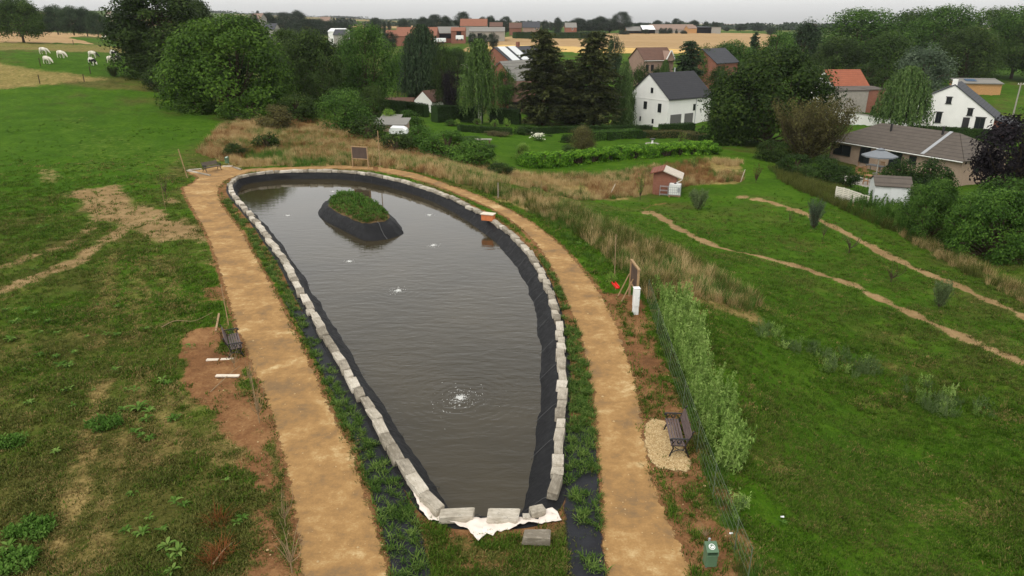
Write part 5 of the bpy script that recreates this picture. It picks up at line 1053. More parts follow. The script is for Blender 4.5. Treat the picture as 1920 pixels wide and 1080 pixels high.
# small red roofed outbuilding
C14 = at(779, 209, 140); house('white_gable_outbuilding', 'small outbuilding with white gable and red brown roof beyond the hedge', C14, -.62 + math.pi / 2, 5.5, 4.6, [(0, 1.9), (2.3, 3.7), (4.6, 1.9)], 'plaster_white', 'roof_brown', 'outbuilding', below=2, ov=.25, ox=.05)
bpy.data.objects['white_gable_outbuilding'].location = C14 + np.array([3.3, -.2, 0])
C15 = at(716, 208, 143); house('low_red_outbuilding', 'long low outbuilding roof joining the white gable outbuilding at left', C15, 0, 6.2, 4.2, [(0, 1.3), (2.1, 2.3), (4.2, 1.3)], 'brick_dark', 'roof_brown', 'outbuilding', below=1.5, ov=.25)
# flat roofed hut and white sheet
C16 = at(700, 246, 88); house('flat_roof_hut', 'low hut with a flat grey roof beside the spreading elder', C16, .02, 4.0, 4.2, [(0, .75), (4.2, 1.0)], 'brick_pale', 'roof_grey', 'hut', below=1, ov=.25, th=.1)
C17 = at(716, 236, 94); house('flat_roof_annex', 'second smaller flat roof behind the low hut', C17, .02, 2.3, 2.4, [(0, .9), (2.4, 1.1)], 'concrete', 'roof_grey', 'hut', below=1, ov=.1, th=.1)
m = MB(); q = at(746, 252, 86); m.prism([(-1.1, .0), (1.1, .0), (1.05, .5), (.6, .8), (-.9, .85), (-1.08, .5)], 'y', 0, 1.8); o = m.build('covered_pool_box', M['trailer_white'], None, False, .06); o.location = q; tag(o, 'white covered box beside the flat grey hut roof', 'box')
# far farms and houses
def farb(name, label, pl_, pr_, base, eave, ridge, Y, depth, wall, roof, cat='farm building', yaw=0, wins=(), mono=False):
    o = at(pl_, base, Y); zc = Y * CT + (CAM_H - o[2]) * ST; k = zc / FPX; L = (pr_ - pl_) * k / max(.3, math.cos(yaw)); he, hr = (base - eave) * k, (base - ridge) * k
    pr = [(0, he), (depth, hr)] if mono else [(0, he), (depth / 2, hr), (depth, he)]
    return house(name, label, o, yaw, L, depth, pr, wall, roof, cat, ov=.3, ox=.2, below=4, wins=wins)
farb('orange_barn', 'long barn with bright orange roof behind the drooping grey green tree', 742, 818, 74, 68, 53, 330, 14, 'brick_red', 'roof_far_orange')
farb('orange_house', 'smaller orange roof left of the long orange barn', 722, 742, 73, 70, 58, 335, 10, 'brick_red', 'roof_far_orange', 'house')
farb('grey_barn', 'grey roofed open barn right of the long orange barn', 818, 858, 73, 63, 52, 345, 16, 'brick_dark', 'roof_grey', wins=[('barn_opening', 'opening_dark', 'y0', 4, 1.2, 6, 2)])
farb('brick_barn', 'red brick barn with a dark doorway at the farm', 846, 872, 73, 59, 53, 340, 8, 'brick_red', 'roof_far_orange', wins=[('barn_opening', 'opening_dark', 'y0', 3.6, 1.8, 2.2, 3.2)])
farb('long_grey_barn', 'long low grey barn left of the birch top', 880, 946, 73, 60, 53, 355, 14, 'concrete', 'roof_grey', wins=[('barn_opening', 'opening_dark', 'y0', 5, 1.4, 2, 2.4)])
farb('orange_farmhouse', 'farmhouse with an orange roof on the skyline', 863, 913, 56, 49, 37, 420, 12, 'plaster_grey', 'roof_far_orange', 'house')
farb('pale_roof_house', 'house with pale gable right of the orange farmhouse', 918, 942, 56, 50, 43, 440, 10, 'plaster_grey', 'roof_brown', 'house')
farb('pink_brick_house', 'pink brick house with a dark roof on the far field edge', 980, 1012, 60, 52, 42, 470, 11, 'brick_pink', 'roof_slate', 'house', wins=[('w', 'y0', 8, 2, 1, 1.4, 'frame_white'), ('w', 'y0', 9.8, 2, 1, 1.4, 'frame_white')])
farb('red_gable_house', 'red roofed house at the left of the pink brick house', 955, 978, 60, 53, 44, 480, 11, 'brick_red', 'roof_brown', 'house')
farb('small_brick_house', 'small brick house with grey roof beside the far poplar', 1060, 1081, 60, 52, 44, 480, 10, 'brick_red', 'roof_grey', 'house', wins=[('w', 'y0', 4.6, 1.8, 1, 1.4, 'frame_white')])
farb('brown_barn', 'brown low barn with open side on the far field crest', 1175, 1206, 63, 58, 51, 520, 14, 'wood_tan', 'roof_grey', wins=[('barn_opening', 'opening_dark', 'y0', 6, .9, 10, 1.6)])
farb('white_shelter', 'open shelter with a white roof on the far field crest', 1205, 1228, 62.5, 56, 49, 515, 10, 'opening_dark', 'trailer_white', mono=True)
farb('long_tan_barn', 'very long barn with pale brown roof on the far field crest', 1222, 1304, 62, 56, 47, 525, 20, 'plaster_grey', 'roof_far')
farb('tan_barn_end', 'tan gable end of the long barn on the far field crest', 1290, 1306, 62, 54, 49, 512, 12, 'wood_tan', 'roof_far')
farb('dark_open_barn', 'dark open barn at the right end of the far field crest', 1306, 1334, 62, 52, 51, 515, 14, 'opening_dark', 'roof_slate', mono=True)
farb('pale_barn', 'pale barn with sloping roof at the far right of the field crest', 1334, 1351, 62, 52, 56, 514, 12, 'plaster_grey', 'roof_grey')
farb('white_roof_hall', 'white roofed hall above the trees right of the walnut', 616, 644, 72, 60, 55, 350, 14, 'plaster_white', 'trailer_white', 'hall')
farb('grey_gable_house', 'grey roofed gabled house in front of the white roofed hall', 626, 646, 78, 66, 57, 320, 9, 'plaster_grey', 'roof_slate', 'house')
farb('grey_house', 'grey house peeping over the trees right of the walnut', 496, 516, 70, 56, 46, 340, 9, 'plaster_grey', 'roof_slate', 'house')
farb('skyline_house', 'brown roofed house on the left skyline beyond the walnut', 472, 490, 50, 36, 27, 430, 11, 'plaster_grey', 'roof_far', 'house')
farb('hill_house', 'tiny pale house on the far left hillside', 198, 206, 30, 26, 22, 900, 10, 'plaster_white', 'roof_far', 'house')
farb('village_house', 'pale distant house among trees left of the white roofed hall', 600, 618, 50, 40, 33, 520, 10, 'plaster_grey', 'roof_far', 'house')
for px, py, w, lb in ((824, 81, 24, 'white trailer parked below the grey barn'), (862, 76, 14, 'small white tank trailer before the brick barn')):
    q = at(px, py, 300); m = MB(); k = w / FPX * 285; m.box((0, 0, 1.2), (k, 2.4, 1.5)); o = m.build('trailer_body', M['trailer_white'], None, False, .12); rt = thing('farm_trailer', lb, 'trailer', q); o.parent = rt; o.name = 'body'
    m = MB()
    for sx in (-.3, .3): m.tube([(k * sx, -1.25, .35), (k * sx, 1.25, .35)], .38, 10)
    m.build('wheels', M['frame_dark'], rt)
# ------------------------------------------------------------------ patio
pc = at(1640, 338, 73); rt = thing('patio', 'grey paved patio in front of the bungalow', 'patio', (pc[0], pc[1], H1(pc[0], pc[1]) + .12), yawb); m = MB(); m.box((-1, 0, -.3), (11, 5.5, .7)); m.build('paving', M['concrete'], rt); PZ = rt.location.z + .05
def pat(px, py): return onz(px, py, PZ)
q = pat(1643, 326); rt = thing('garden_parasol', 'grey canopied parasol over the patio table', 'parasol', q, .3); m = MB(); m.tube([(0, 0, 0), (0, 0, 2.7)], .04, 8); m.build('pole', M['frame_white'], rt)
simple('canvas_grey', lin(120,124,128), .85, .15, .08); m = MB(); n = 8; m.add([(1.9 * math.cos(i * math.pi / 4), 1.9 * math.sin(i * math.pi / 4), 2.15) for i in range(n)] + [(.35 * math.cos(i * math.pi / 4), .35 * math.sin(i * math.pi / 4), 2.75) for i in range(n)] + [(1.9 * math.cos(i * math.pi / 4), 1.9 * math.sin(i * math.pi / 4), 2.0) for i in range(n)], [(i, (i + 1) % n, (i + 1) % n + n, i + n) for i in range(n)] + [tuple(range(n, 2 * n))] + [(i + 2 * n, (i + 1) % n + 2 * n, (i + 1) % n, i) for i in range(n)]); cn = m.build('canopy', M['canvas_grey'], rt); m = MB(); m.add([(.5 * math.cos(i * math.pi / 4), .5 * math.sin(i * math.pi / 4), 2.82) for i in range(n)] + [(0, 0, 2.98)], [(i, (i + 1) % n, n) for i in range(n)]); m.build('vent', M['canvas_grey'], cn); m = MB(); m.box((0, 0, .06), (.6, .6, .12)); m.build('base', M['concrete'], rt)
simple('teak', lin(142,106,72), .8, .2, .25, 6, .2)
def table(px, py, L, W, label, mat):
    rt = thing('patio_table', label, 'table', pat(px, py), yawb); m = MB(); m.box((0, 0, .73), (L, W, .05)); m.build('tabletop', M[mat], rt)
    for a in (-1, 1):
        for b in (-1, 1): m = MB(); m.box((a * (L / 2 - .1), b * (W / 2 - .1), .35), (.07, .07, .7)); m.build('leg', M[mat], rt)
def chair(px, py, rz, label):
    rt = thing('patio_chair', label, 'chair', pat(px, py), rz, 'patio chairs'); m = MB(); m.box((0, 0, .43), (.5, .5, .05)); m.build('seat', M['teak'], rt)
    for i in range(4): m = MB(); m.box((-.18 + .12 * i, .25, .72), (.06, .03, .5)); m.build('back_slat', M['teak'], rt)
    m = MB(); m.box((0, .25, .98), (.54, .04, .08)); m.build('top_rail', M['teak'], rt)
    for a in (-1, 1):
        for b in (-1, 1): m = MB(); m.box((a * .22, b * .22, .2), (.05, .05, .4)); m.build('leg', M['teak'], rt)
table(1640, 322, 2.0, 1.0, 'dark patio table under the parasol', 'door_grey'); table(1632, 342, 1.3, .8, 'low wooden table at the front of the patio', 'teak')
for a in ((1612, 320, 1.0, 'wooden patio chair left of the parasol table'), (1622, 328, 2.2, 'wooden patio chair in front of the parasol table'), (1652, 320, -.6, 'wooden patio chair behind the parasol pole'), (1642, 344, -1.4, 'wooden chair right of the low patio table'), (1622, 346, 1.2, 'wooden chair left of the low patio table'), (1608, 330, .6, 'wooden chair at the left rim of the patio')): chair(*a)
# white board fence: panels with boards
FA = [(1571,338,61),(1582,352,60.5),(1590,362,60),(1612,369,58.5),(1630,374,57.5)]; FP = [at(*a) for a in FA]; simple('board_white', lin(206,200,184), .75, .25, .12, 3, .1)
rt = thing('white_board_fence', 'white horizontal board fence stepping down around the patio', 'fence', (0, 0, 0))
for a, b in zip(FP[:-1], FP[1:]):
    L = float(np.linalg.norm((b - a)[:2])); an = math.atan2(*(b - a)[:2][::-1]); zz = min(H1(*a[:2]), H1(*b[:2])); top = 1.25
    for i in range(8): m = MB(); m.box((L / 2, 0, .1 + (i + .5) * top / 8), (L, .03, top / 8 - .035)); o = m.build('board', M['board_white'], rt); o.location = (a[0], a[1], zz); o.rotation_euler = (0, 0, an)
    m = MB(); m.box((0, .04, top / 2), (.09, .09, top + .2)); o = m.build('post', M['board_white'], rt); o.location = (a[0], a[1], zz); o.rotation_euler = (0, 0, an)
q = at(1637, 376, 57); house('white_garden_shed', 'white garden shed with a low taupe roof half behind the bright bush', (q[0], q[1], q[2]), -.3, 2.7, 2.6, [(0, 1.3), (1.3, 1.85), (2.6, 1.3)], 'metal_white', 'roof_taupe', 'shed', ov=.15, ox=.1, below=1, th=.08, wins=[('door', 'metal_white', 'y0', 1.6, .6, .8, 1.2)])
# garden odds
q = gnd(1223, 270); rt = thing('bird_bath', 'small stone bird bath with dark bowl on a pale ring in the garden lawn', 'bird bath', q); m = MB(); m.tube([(0, 0, 0), (0, 0, .08)], 1.0, 18); m.build('stone_ring', M['concrete'], rt); m = MB(); m.tube([(0, 0, .05), (0, 0, .5), (0, 0, .6)], [.18, .1, .2], 10); m.build('pedestal', M['plaster_white'], rt); m = MB(); m.tube([(0, 0, .6), (0, 0, .75)], [.22, .42], 12); m.build('bowl', M['frame_dark'], rt)
q = gnd(906, 268); rt = thing('garden_bench', 'low stone garden bench slab among the shrubs at the left of the garden', 'bench', q); m = MB(); m.box((0, 0, .45), (2.2, .6, .12)); m.build('slab', M['concrete'], rt)
for a in (-.8, .8): m = MB(); m.box((a, 0, .2), (.2, .5, .4)); m.build('support', M['roof_brown'], rt)
m = MB(); fl = gnd(1010, 264); simple('petal', lin(228,226,204), .7, .2, .08)
for i in range(90): a = rng.normal(size=3) * np.array([.45, .35, .2]); s = random.uniform(.05, .11); m.box(a + np.array([0, 0, .75]), (s * 1.6, s * 1.6, s), Matrix.Rotation(random.uniform(0, 3), 3, 'Z'))
rt = thing('white_hydrangea', 'white flowering hydrangea at the left of the garden lawn', 'flower bush', fl); o = m.build('blossoms', M['petal'], rt); o['kind'] = 'stuff'; W_, H_, cm_, tm_ = PROTO['lowbush']; o = link(bpy.data.objects.new('foliage', cm_)); o.parent = rt; o.scale = (.85, .7, .7); o.material_slots[0].link = 'OBJECT'; o.material_slots[0].material = M['leaf_mid']
q = gnd(1146, 233); simple('lime_plastic', lin(196,214,70), .6, .3, .08); m = MB(); m.prism([(-1.0, 0), (-.3, .2), (.1, .9), (.4, .9), (.5, .1), (.9, 0)], 'y', 0, .5); o = m.build('yellow_slide', M['lime_plastic']); o.location = q; tag(o, 'small yellow green plastic slide left of the white house', 'slide')
# utility pole at the right edge
q = at(1900, 214, 120); q[2] = H1(q[0], q[1]); rt = thing('utility_pole', 'grey wooden utility pole at the right edge beside the white cottage', 'pole', q); m = MB(); m.tube([(0, 0, -.5), (0, 0, 8.5)], [.14, .1], 8); m.build('mast', M['concrete'], rt); m = MB(); m.box((0, 0, 8.2), (1.0, .1, .1)); m.build('crossarm', M['concrete'], rt)
for a in (-.4, 0, .4): m = MB(); m.tube([(a, 0, 8.25), (a, 0, 8.45)], .05, 6); m.build('insulator', M['frame_white'], rt)
# ------------------------------------------------------------------ objects around the pond
t = NT('slat_wood'); cc = t.coord(); t.col(t.ramp(t.noise(t.map(cc, (1, 12, 12)), 3, 4), [(.3, lin(72,60,58)), (.7, lin(104,88,84))])).rough(.6, .35); M['slat'] = t.m
simple('cast_iron', lin(26,25,26), .45, .5, .2, 10, .15); simple('post_wood', lin(150,124,92), .85, .2, .25, 6, .25); simple('post_grey', lin(140,130,116), .85, .2, .2, 6, .25); simple('board_panel', lin(78,64,56), .6, .3, .22, 2.5, .05); simple('pale_plank', lin(206,194,176), .8, .2, .12, 5, .15); simple('red_plastic', lin(214,44,34), .5, .4, .1); simple('terracotta', lin(188,112,70), .85, .2, .2, 4, .2); simple('utility_white', lin(226,226,222), .4, .45, .03, 3, .03); simple('bin_green', lin(78,104,78), .5, .4, .1, 4, .08); simple('cloth_white', lin(222,210,198), .9, .15, .07, 4, .1); simple('wire_green', lin(84,96,74), .5, .4, .1); simple('twig', lin(138,118,90), .9, .1, .2)
SLAT = None
def bench(pos, yaw, L, label):
    rt = thing('park_bench', label, 'bench', pos, yaw); rt.scale = (.96, .82, .84)
    for i in range(5): m = MB(); m.box((0, -.42 + i * .095, .44 - .004 * i), (L, .07, .03)); m.build('seat_slat', M['slat'], rt)
    for i in range(4): m = MB(); m.box((0, .07 + i * .035, .56 + i * .092), (L, .025, .075), Matrix.Rotation(-.36, 3, 'X')); m.build('back_slat', M['slat'], rt)
    for sx in (-1, 1):
        x = sx * (L / 2 - .02); m = MB()
        def c(pts, r=.022): m.tube([(x, a, b) for a, b in crom(pts, 5)], r, 6)
        c([(-.47, 0), (-.42, .16), (-.37, .30), (-.42, .43)], .026); c([(.16, 0), (.08, .18), (.02, .34), (.02, .45)], .026)
        c([(-.46, .42), (-.2, .405), (.02, .42)], .022); c([(.02, .42), (.08, .58), (.17, .76), (.22, .93), (.26, .95)], .024)
        c([(.10, .66), (-.1, .665), (-.3, .66), (-.45, .655), (-.49, .61), (-.45, .58)], .024); c([(-.42, .43), (-.40, .54), (-.44, .62)], .02)
        c([(-.42, .12), (-.28, .22), (-.13, .25), (0, .22), (.09, .12)], .016); c([(-.36, .38), (-.22, .28), (-.13, .25), (0, .3), (.02, .4)], .013)
        c([(.0, .5), (-.1, .62), (-.2, .5), (-.3, .62), (-.38, .5)], .012); m.tube([(x, -.19 + .07 * math.cos(a), .545 + .07 * math.sin(a)) for a in np.linspace(0, 6.29, 13)], .012, 5)
        m.build('cast_iron_end', M['cast_iron'], rt, True)
    return rt
def bench_at(p0, p1, L, label, back):
    a, b = gnd(*p0), gnd(*p1); d = (b - a)[:2]; yaw = math.atan2(d[1], d[0]); n = np.array([-math.sin(yaw), math.cos(yaw)]); mid = (a + b) / 2
    bench((mid[0] + n[0] * back, mid[1] + n[1] * back, mid[2] + .035), yaw, L, label)
bench_at((1246, 806), (1257, 859), 1.42, 'brown slatted bench with black iron ends on the yellow gravel pad', .36)
bench_at((459, 680), (446, 634), 1.42, 'brown slatted bench with black iron ends beside the left path and white planks', .36)
bench_at((386, 325), (417, 319), 1.42, 'dark slatted bench on the stone edged pad at the far end of the left path', .36)
# pale planks by the left bench
for (px, py, L, rz), lb in zip([(399, 677, .42, .03), (426, 676, .43, .10), (427, 707, .78, .0)], ['left half of the broken pale plank behind the left bench', 'right half of the broken pale plank touching the left bench', 'longer unbroken pale plank nearer the camera than the broken one']):
    g = gnd(px, py); m = MB(); m.box((0, 0, 0), (L, .14, .05)); o = m.build('pale_plank', M['pale_plank'], None, False, .008); o.location = g + np.array([0, 0, .05]); o.rotation_euler = (0, 0, rz); tag(o, lb, 'plank')
g1, g2 = gnd(405, 623), gnd(411, 590); m = MB(); v = g2 - g1; m.box((0, 0, 0), (float(np.linalg.norm(v[:2])), .07, .05)); o = m.build('wooden_batten', M['post_wood'], None, False, .006); o.location = (g1 + g2) / 2 + np.array([0, 0, .05]); o.rotation_euler = (0, 0, math.atan2(v[1], v[0])); tag(o, 'short wooden batten lying on the soil above the left bench', 'batten')
g1, g2 = gnd(430, 913), gnd(449, 940); m = MB(); v = g2 - g1; m.box((0, 0, 0), (float(np.linalg.norm(v[:2])), .06, .03)); o = m.build('wood_splinter', M['post_wood'], None, False, .006); o.location = (g1 + g2) / 2 + np.array([0, 0, .03]); o.rotation_euler = (0, 0, math.atan2(v[1], v[0])); tag(o, 'bare pale wood piece lying at the lower left of the left path', 'batten')
# information boards
def info_board(a, b, hgt, label, ph, braces=False):
    a, b = np.array(a), np.array(b); d = (b - a)[:2]; L = float(np.linalg.norm(d)); rt = thing('information_board', label, 'notice board', a, math.atan2(d[1], d[0]))
    for x in (0, L): m = MB(); m.box((x, 0, hgt / 2 - .1), (.09, .09, hgt + .2)); m.build('post', M['post_wood'], rt, False, .008)
    m = MB(); z1, z0 = hgt - .03, hgt - ph
    m.box((L / 2, -.01, z1), (L + .12, .10, .08)); m.box((L / 2, -.01, z0), (L - .09, .08, .08)); fr = m.build('frame', M['post_wood'], rt, False, .006)
    m = MB(); m.box((L / 2, -.015, (z0 + z1) / 2), (L - .1, .03, z1 - z0 - .06)); m.build('panel', M['board_panel'], rt)
    if braces:
        for x in (L - .02, L * .45): m = MB(); m.tube([(x, .06, hgt * .62), (x, .55, -.1)], .03, 6); m.build('brace', M['post_wood'], rt)
    return rt
g = gnd(662, 314); g2 = gnd(691, 316); info_board(g, g2, 1.75, 'wooden information board with dark panel behind the far end of the pond', 1.0)
ta, tb = onz(1186, 489, 1.65), onz(1198, 505, 1.65); ta[2] = H1(*ta[:2]); tb[2] = H1(*tb[:2]); vv = (ta - tb); vv[:2] *= 1.25 / np.linalg.norm(vv[:2]); info_board(tb, tb + vv, 1.65, 'wooden information board with brown panel beside the white utility box', 1.0, True)
# white utility box
g = gnd(1192, 588); rt = thing('utility_box', 'tall narrow white utility box beside the right path', 'utility box', g, .12); rt.scale = (.78, .8, .96); m = MB(); m.box((0, .1, .12), (.27, .25, .36)); m.build('plinth', M['utility_white'], rt, False, .008); m = MB(); m.box((0, .1, .71), (.30, .28, .80)); m.build('cabinet', M['utility_white'], rt, False, .012); m = MB(); m.box((0, -.045, .70), (.25, .012, .72)); d_ = m.build('door', M['utility_white'], rt, False, .003); m = MB(); m.box((.09, -.055, .72), (.02, .02, .07)); m.build('lock', M['zinc'], d_); m = MB(); m.box((0, .1, 1.13), (.34, .32, .04)); m.build('lid', M['utility_white'], rt, False, .01)
# red tool by the soil edge
g = gnd(1150, 533); g2 = gnd(1160, 545); v = g2 - g; L = float(np.linalg.norm(v[:2])) * .8; rt = thing('red_plastic_trough', 'bright red plastic trough piece lying at the edge of the right path', 'trough', g + np.array([0, 0, .03]), math.atan2(v[1], v[0])); m = MB(); m.box((L / 2, 0, .02), (L, .16, .02)); m.build('floor', M['red_plastic'], rt)
for s in (-1, 1): m = MB(); m.box((L / 2, s * .08, .06), (L, .02, .1)); m.build('side', M['red_plastic'], rt)
g = gnd(1146, 530); put_tree(0, 0, 0, 0, 'lowbush', 'lime', 'yellow green potted plant beside the red trough', 'potted_plant', 'plant', None, 0, g, .6, .45)
# orange brick block with white slab on the rim
q = onz(916, 412, .15); rt = thing('brick_block', 'orange brick block with a pale slab on the right pond rim', 'block', (q[0], q[1], .1), -.35); m = MB(); m.box((0, -.05, .22), (.74, .42, .36)); m.build('block', M['terracotta'], rt, False, .015); m = MB(); m.box((0, -.05, .43), (.82, .5, .06)); m.build('slab', M['pale_plank'], rt, False, .01)
# litter bins
def litter_bin(pos, yaw, label, body='bin_green', s=1.0):
    rt = thing('litter_bin', label, 'litter bin', pos, yaw); rt.scale = (s, s, s * .85)
    m = MB(); m.tube([(0, .20, -.2), (0, .20, 1.15)], .03, 8); m.build('pole', M['zinc'], rt)
    m = MB(); m.prism([(-.16, -.12), (-.13, -.15), (.13, -.15), (.16, -.12), (.16, .12), (.13, .15), (-.13, .15), (-.16, .12)], 'z', .38, .80); m.build('body', M[body], rt, False, .012)
    # hood: sloping top carried by cheeks, a slot in front
    m = MB()
    for sx in (-1, 1): m.prism([(-.15, .80), (.15, .80), (.15, 1.08), (.10, 1.10), (-.15, .95)], 'x', sx * .145 - .016, sx * .145 + .016)
    m.prism([(.12, .80), (.15, .80), (.15, 1.08), (.12, 1.08)], 'x', -.13, .13)
    m.prism([(-.15, .935), (-.15, .965), (.11, 1.115), (.15, 1.10), (.15, 1.06)], 'x', -.161, .161); m.box((0, -.152, .815), (.29, .02, .035)); hd = m.build('hood', M[body], rt, False, .006)
    m = MB(); m.box((0, .0, .79), (.27, .24, .01)); m.box((0, .10, .86), (.26, .01, .14)); m.build('slot', M['opening_dark'], rt)
    R = Matrix.Rotation(math.atan2(.15, .26), 4, 'X'); ctr = Vector((0, -.02, 1.047)); n = 28; m = MB()
    def P2(a, b, z=.004): return ctr + (R @ Vector((a, b, z)))
    ring = [(.085, .068)]
    for ro, ri in ring:
        vs = [P2(ro * math.cos(2 * math.pi * i / n), ro * math.sin(2 * math.pi * i / n)) for i in range(n)] + [P2(ri * math.cos(2 * math.pi * i / n), ri * math.sin(2 * math.pi * i / n)) for i in range(n)]; m.add(vs, [(i, (i + 1) % n, (i + 1) % n + n, i + n) for i in range(n)])
    def blob(pts, z=.005): m.add([P2(a, b, z) for a, b in pts], [tuple(range(len(pts)))])
    blob([(-.045 + .016 * math.cos(a), .018 + .022 * math.sin(a)) for a in np.linspace(0, 6.28, 13)[:-1]]); arc = [(.05 * math.cos(a), .045 * math.sin(a) - .004) for a in np.linspace(-2.6, 1.0, 14)] + [(.024 * math.cos(a), .018 * math.sin(a) + .002) for a in np.linspace(1.0, -2.6, 14)]; blob(arc); blob([(-.012, .02), (.012, .025), (.016, -.004), (-.006, -.008)], .006); m.build('emblem', M['utility_white'], hd)
g = gnd(1330, 1083); litter_bin((4.22, 11.75, H1(4.2, 11.5) - .02), .05, 'green litter bin with a round white emblem by the wire fence at the bottom edge', s=.8)
g = gnd(427, 312); litter_bin(g, -.3, 'small distant green litter bin with white trim beside the far bench', s=.85)
# white fleece at the front end of the pond
CLP = [(768,904),(775,926),(788,956),(803,974),(824,978),(852,982),(876,994),(897,1015),(912,1000),(924,1005),(932,996),(962,992),(975,985),(992,980),(1010,982),(1030,979),(1053,977),(1045,960),(1036,952),(1026,956),(1010,968),(980,972),(945,974),(915,970),(880,972),(850,972),(822,965),(800,946),(786,928),(775,903)]
bm = bmesh.new(); pv = [bm.verts.new((*onz(a, b, .05)[:2], 0)) for a, b in CLP]; fc = bm.faces.new(pv); bmesh.ops.triangulate(bm, faces=[fc]); 
for _ in range(4): bmesh.ops.subdivide_edges(bm, edges=[e for e in bm.edges if e.calc_length() > .10], cuts=1, use_grid_fill=False); bmesh.ops.triangulate(bm, faces=[f for f in bm.faces if len(f.verts) > 3])
for v in bm.verts: x_, y_ = v.co.x, v.co.y; v.co.z = .055 + H1(x_, y_) + .045 * abs(float(vn(x_ + y_ * .6, y_, 4.5, 301))) + .035 * float(vn(x_, y_ - x_ * .5, 9, 302)) + .03 * float(vn(x_, y_, 3, 303)); v.co.x += .02 * float(vn(x_, y_, 8, 304))
bmesh.ops.recalc_face_normals(bm, faces=bm.faces); me = bpy.data.meshes.new('fleece_sheet'); bm.to_mesh(me); bm.free(); me.polygons.foreach_set('use_smooth', [True] * len(me.polygons)); o = mobj('fleece_sheet', me, M['cloth_white']); md = o.modifiers.new('thick', 'SOLIDIFY'); md.thickness = .012; md.offset = 1; tag(o, 'crumpled white fleece sheet under the front stones of the pond', 'sheet')
# second liner fold showing in the front gap
# stone edging of the far bench pad
re_ = thing('pad_edging', 'pale stone edging around the far bench pad', 'stone edging', gnd(400, 320))
off = Vector(re_.location)
for line in ([(353,320),(378,317.5)], [(352,321),(372,325),(394,330)], [(418,312.5),(436,313)], [(438,314),(452,319.5)]):
    W_ = [gnd(a, b) for a, b in line]
    for a, b in zip(W_[:-1], W_[1:]):
        n_st = max(1, int(np.linalg.norm((b - a)[:2]) / .9)); an = math.atan2((b - a)[1], (b - a)[0])
        for i in range(n_st): p = a + (b - a) * (i + .5) / n_st; stone(p[0], p[1], an, np.linalg.norm((b - a)[:2]) / n_st * .97, .17, .1, p[2], 0, re_)
# stakes and poles
def stake(pts, r, mat, label, name='wooden_stake'):
    m = MB(); m.tube(pts, r, 6); o = m.build(name, M[mat]); tag(o, label, 'stake')
def up(px, py, hgt, lx=0, ly=0): g = gnd(px, py); return [g - np.array([0, 0, .15]), g + np.array([lx, ly, hgt])]
stake(up(713, 318, 3.1), .035, 'post_wood', 'tall thin wooden pole right of the far information board'); stake(up(352, 334, 2.2, -.35), .04, 'post_wood', 'leaning wooden stake left of the far bench pad'); stake(up(934, 373, 1.1), .04, 'post_grey', 'short wooden stake beside the gorse bush right of the pond')
stake(up(1152, 530, 2.3, -.05), .022, 'twig', 'thin brown cane left of the near information board'); stake(up(1143, 364, 1.0, .5), .03, 'pale_plank', 'pale leaning stake in front of the dry bank'); stake(up(1388, 341, 1.3, .35), .03, 'pale_plank', 'pale leaning stake at the right end of the dry bank')
stake(up(429, 610, 1.7, -.05), .02, 'post_wood', 'thin wooden cane behind the left bench'); stake(up(487, 790, 1.5, -.06), .016, 'twig', 'thin cane at the left edge of the left path'); stake(up(1089, 364, 1.3), .016, 'twig', 'thin cane of the small sapling by the dry bank'); stake(up(1014, 385, 1.6), .016, 'twig', 'thin cane in the grass bank nearest the pond'); stake(up(311, 395, 1.7), .012, 'twig', 'thin cane of the sapling in the left meadow')
for i, (px, py, hm, lb) in enumerate([(75, 157, 1.3, 'fence post of the tan pasture at its left'), (158, 153, 1.1, 'fence post of the tan pasture further right'), (170, 139, 1.2, 'fence post below the piebald cow'), (76, 124, 1.3, 'fence post on the upper edge of the tan pasture'), (138, 84, 1.2, 'lone post on the golden field edge')]):
    stake(up(px, py, hm), .07, 'bark', lb, 'fence_post')
# bare young trees along the left path
r = np.random.default_rng(77)
PROTO['bare'] = (1.2, 1.8, *whippy(45, 1.2, 1.8, 9, 40, .05, .4)); PROTO['bare'][2].materials.append(M['leaf_grey']); PROTO['bare'][3].materials.append(M['twig'])
for px, py, w, h_, lb in [(548,1075,.8,1.3,'bare young tree at the bottom edge of the left path'),(536,990,.6,1.2,'bare twig sapling left of the left path'),(487,795,.6,1.5,'bare sapling tied to a cane by the left path'),(470,720,.7,1.0,'bare bent twig beside the longer pale plank'),(440,690,.6,.8,'withered shrub in front of the left bench')]:
    g = gnd(px, py); put_tree(0, 0, 0, 0, 'bare', 'grey', lb, 'bare_sapling', 'sapling', None, 0, g, w, h_)
g = gnd(424, 648); put_tree(0, 0, 0, 0, 'sapling', 'red', 'rusty withered plant at the back of the left bench', 'withered_plant', 'plant', None, 0, g, .5, .75)
for pts, lb in (([(303,616),(330,606),(365,604),(400,590)], 'long pale bent twig lying in the grass left of the batten'), ([(395,738),(415,722),(430,705),(450,692)], 'bare branch lying across the longer pale plank'), ([(400,1062),(420,1040),(438,1020)], 'bent bare branch over the rusty heap')):
    P_ = crom([gnd(a, b) + np.array([0, 0, .06 + .05 * (i % 2)]) for i, (a, b) in enumerate(pts)], 5); m = MB(); m.tube(P_, np.linspace(.018, .007, len(P_)), 5); o = m.build('fallen_branch', M['twig']); tag(o, lb, 'branch')
# withered plant by the bin
g = gnd(1322, 1012); put_tree(0, 0, 0, 0, 'bare', 'red', 'withered brown plant behind the green litter bin', 'withered_plant', 'plant', None, 0, g, .5, .5)
